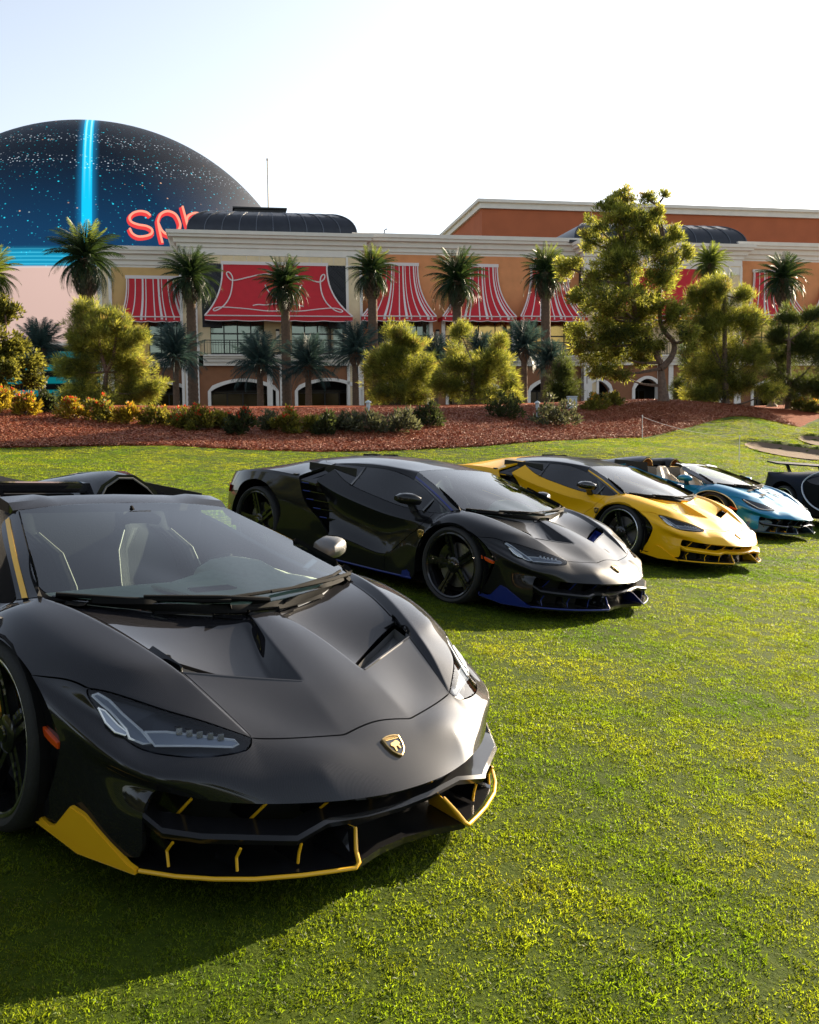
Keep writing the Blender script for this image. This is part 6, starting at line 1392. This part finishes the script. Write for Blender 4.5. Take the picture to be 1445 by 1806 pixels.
# pine copies added out of view, for reflections and to block some sky light
_src = [o for o in COL.objects if o.name.split('.')[0] == 'pine_tree' and o.parent is None][:3]
for i, (x, y) in enumerate(((-14,0),(-17,6),(-22,12),(-15,-6),(-25,3),(-11,-13),(-4,-15),(3,-17),(-20,-12),(10,-18),(-28,10),(-19,17))):
    o = copy_tree(_src[i % 3]); o.location = (x, y, gz(x, y)); o.rotation_euler = (0, 0, i*1.3); s_ = 1.5+.3*(i % 3); o.scale = (s_, s_, s_)
    tag(o, 'bushy pine added beyond the left edge or behind the viewer, for reflections and to block sky light', 'tree', 'pines outside the view')
# ---------------------------------------------------------------- turf and bark chips
M_GRASS = leaf_mat('grass_blade', (.066,.099,.006), (.325,.385,.012), vary=.5, spec=.22, rough=.5, tmix=.5)
M_DRY = leaf_mat('dry_grass_blade', (.16,.15,.04), (.30,.28,.06), vary=.3, rough=.6)
def mottle(m):
    """slow and fine colour drift across the turf, by position"""
    t = m.node_tree; N = t.nodes.new; L = t.links.new; g = N('ShaderNodeNewGeometry')
    a = N('ShaderNodeTexNoise'); a.inputs['Scale'].default_value = .9; a.inputs['Detail'].default_value = 5; L(g.outputs['Position'], a.inputs['Vector'])
    b = N('ShaderNodeTexNoise'); b.inputs['Scale'].default_value = 9; b.inputs['Detail'].default_value = 3; L(g.outputs['Position'], b.inputs['Vector'])
    r1 = N('ShaderNodeValToRGB'); e = r1.color_ramp.elements; e[0].position = .34; e[0].color = (.50,.74,.55,1); e[1].position = .66; e[1].color = (1.22,1.12,1.3,1); L(a.outputs['Fac'], r1.inputs[0])
    r2 = N('ShaderNodeMapRange'); r2.inputs['From Min'].default_value = .3; r2.inputs['From Max'].default_value = .7; r2.inputs['To Min'].default_value = .62; r2.inputs['To Max'].default_value = 1.25; L(b.outputs['Fac'], r2.inputs['Value'])
    for s in [n for n in t.nodes if n.type == 'VECT_MATH' and n.operation == 'SCALE' and n.outputs[0].links]:
        k = N('ShaderNodeVectorMath'); k.operation = 'MULTIPLY'; v = N('ShaderNodeVectorMath'); v.operation = 'SCALE'; to = [l.to_socket for l in s.outputs[0].links]
        L(r1.outputs[0], v.inputs[0]); L(r2.outputs[0], v.inputs['Scale']); L(s.outputs[0], k.inputs[0]); L(v.outputs[0], k.inputs[1])
        for q in to: L(k.outputs[0], q)
mottle(M_GRASS); mottle(M_DRY)
rng = np.random.default_rng(11)
def tuft_mesh(seed, n=80, rad=.070, h=.0145, w=.0036):
    r = np.random.default_rng(seed); a = r.random(n)*6.283; q = rad*np.sqrt(r.random(n)); p = np.stack([q*np.cos(a), q*np.sin(a), np.full(n, -.006)], 1)
    l = r.normal(size=(n, 3))*.62; l[:, 2] = 1; l /= np.linalg.norm(l, axis=1)[:, None]; H = h*(.55+.8*r.random(n))[:, None]
    s = np.cross(l, r.normal(size=(n, 3))); s /= np.linalg.norm(s, axis=1)[:, None]; W_ = w*(.7+.6*r.random(n))[:, None]
    bend = r.normal(size=(n, 3))*.25*H; bend[:, 2] = -.10*H[:, 0]
    V = np.stack([p-s*W_*.5, p+s*W_*.5, p+l*H*.55+s*W_*.42, p+l*H*.55-s*W_*.42, p+l*H+bend], 1).reshape(-1, 3)
    F = []
    for i in range(n): b = 5*i; F += [(b, b+1, b+2), (b, b+2, b+3), (b+3, b+2, b+4)]
    mi = np.repeat((r.random(n) < .06).astype(int), 3)
    return raw_mesh('grass', V, F, [M_GRASS, M_DRY], mi)
def scatter(name, protos, P, S, seed, normal=None):
    """one point cloud carrying turf tufts (geometry nodes); the prototypes stand in the lawn themselves"""
    col = bpy.data.collections.new(name+'_kinds'); COL.children.link(col)
    for i, pm in enumerate(protos):
        o = bpy.data.objects.new(name, pm); col.objects.link(o); o['kind'] = 'stuff'; o.location = tuple(P[i])
    me = bpy.data.meshes.new(name); me.vertices.add(len(P)); me.vertices.foreach_set('co', np.asarray(P, np.float32).ravel())
    a = me.attributes.new('size', 'FLOAT', 'POINT'); a.data.foreach_set('value', np.asarray(S, np.float32))
    o = link(name, me); o['kind'] = 'stuff'
    ng = bpy.data.node_groups.new(name, 'GeometryNodeTree'); ng.interface.new_socket('Geometry', in_out='INPUT', socket_type='NodeSocketGeometry'); ng.interface.new_socket('Geometry', in_out='OUTPUT', socket_type='NodeSocketGeometry')
    N = ng.nodes.new; L = ng.links.new; gi = N('NodeGroupInput'); go = N('NodeGroupOutput'); ip = N('GeometryNodeInstanceOnPoints'); ci = N('GeometryNodeCollectionInfo')
    ci.inputs['Collection'].default_value = col; ci.inputs['Separate Children'].default_value = True; ci.inputs['Reset Children'].default_value = True
    ip.inputs['Pick Instance'].default_value = True
    ri = N('FunctionNodeRandomValue'); ri.data_type = 'INT'; [s for s in ri.inputs if s.name == 'Max' and s.type == 'INT'][0].default_value = len(protos)-1
    rv = N('FunctionNodeRandomValue'); rv.data_type = 'FLOAT_VECTOR'; [s for s in rv.inputs if s.name == 'Max' and s.type == 'VECTOR'][0].default_value = (.12, .12, 6.283)
    na = N('GeometryNodeInputNamedAttribute'); na.data_type = 'FLOAT'; na.inputs['Name'].default_value = 'size'
    m2p = N('GeometryNodeMeshToPoints')
    L(gi.outputs[0], m2p.inputs[0]); L(m2p.outputs[0], ip.inputs['Points']); L(ci.outputs[0], ip.inputs['Instance'])
    L([s for s in ri.outputs if s.type == 'INT'][0], ip.inputs['Instance Index']); L([s for s in rv.outputs if s.type == 'VECTOR'][0], ip.inputs['Rotation']); sq = N('ShaderNodeMath'); sq.operation = 'POWER'; sq.inputs[1].default_value = .5; cx = N('ShaderNodeCombineXYZ'); ao = [s for s in na.outputs if s.enabled][0]
    L(ao, sq.inputs[0]); L(ao, cx.inputs[0]); L(ao, cx.inputs[1]); L(sq.outputs[0], cx.inputs[2]); L(cx.outputs[0], ip.inputs['Scale'])
    L(ip.outputs[0], go.inputs[0]); md = o.modifiers.new('scatter', 'NODES'); md.node_group = ng
    return o
def cloud(bands, xmargin=2.6):
    out = []; sz = []
    for y0, y1, dn, s in bands:
        w = y1*.47+xmargin; n = int((y1-y0)*2*w*dn); x = rng.uniform(-w, w, n); y = rng.uniform(y0, y1, n)
        k = (np.abs(x) < y*.455+xmargin) & (y < border_y(x)-.05)
        for b in range(2): k &= bunk_r(x, y, b) > 1.03
        x, y = x[k], y[k]; out.append(np.stack([x, y, ground(x, y)], 1)); sz.append(s*(.75+.5*rng.random(len(x)))*(1+.12*np.sin(x*2.1+y*1.3)*np.sin(y*1.7-x*.6)))
    return np.concatenate(out), np.concatenate(sz)
GP, GS = cloud([(1.4,3.5,560,.85),(3.5,5.5,440,.9),(5.5,8,280,1.0),(8,12,150,1.2),(12,18,70,1.6),(18,30,50,2.0),(30,46,36,2.6)])
scatter('grass', [tuft_mesh(s) for s in range(5)], GP, GS, 1)
def chips(seed, n=20):
    r = np.random.default_rng(seed); m = MB()
    for i in range(n):
        c = r.normal(size=3)*[.10,.10,.010]; a = r.random()*6.28; l, w = .012+.02*r.random(), .005+.005*r.random(); d = Vector((math.cos(a), math.sin(a), r.normal()*.35)).normalized(); s = d.cross(Vector((r.normal()*.4, r.normal()*.4, 1))).normalized()*w; c = Vector(c)
        m.add([c-d*l-s, c+d*l-s, c+d*l+s, c-d*l+s], [(0, 1, 2, 3)], int(r.random() < .3))
    me = m.mesh('bark_chips'); me.materials.append(M_CHIP); me.materials.append(M_CHIP2); return me
M_CHIP = mat('bark_chip', (.25,.062,.022), rough=.6); M_CHIP2 = mat('pale_bark_chip', (.38,.16,.075), rough=.6)
n = 26000; x = rng.uniform(-15, 17, n); y = border_y(x)+.1+rng.random(n)**1.3*12; k = np.abs(x) < y*.47; x, y = x[k], y[k]
scatter('bark_chips', [chips(s) for s in range(4)], np.stack([x, y, ground(x, y)+.045], 1), .8+.7*rng.random(len(x)), 2)
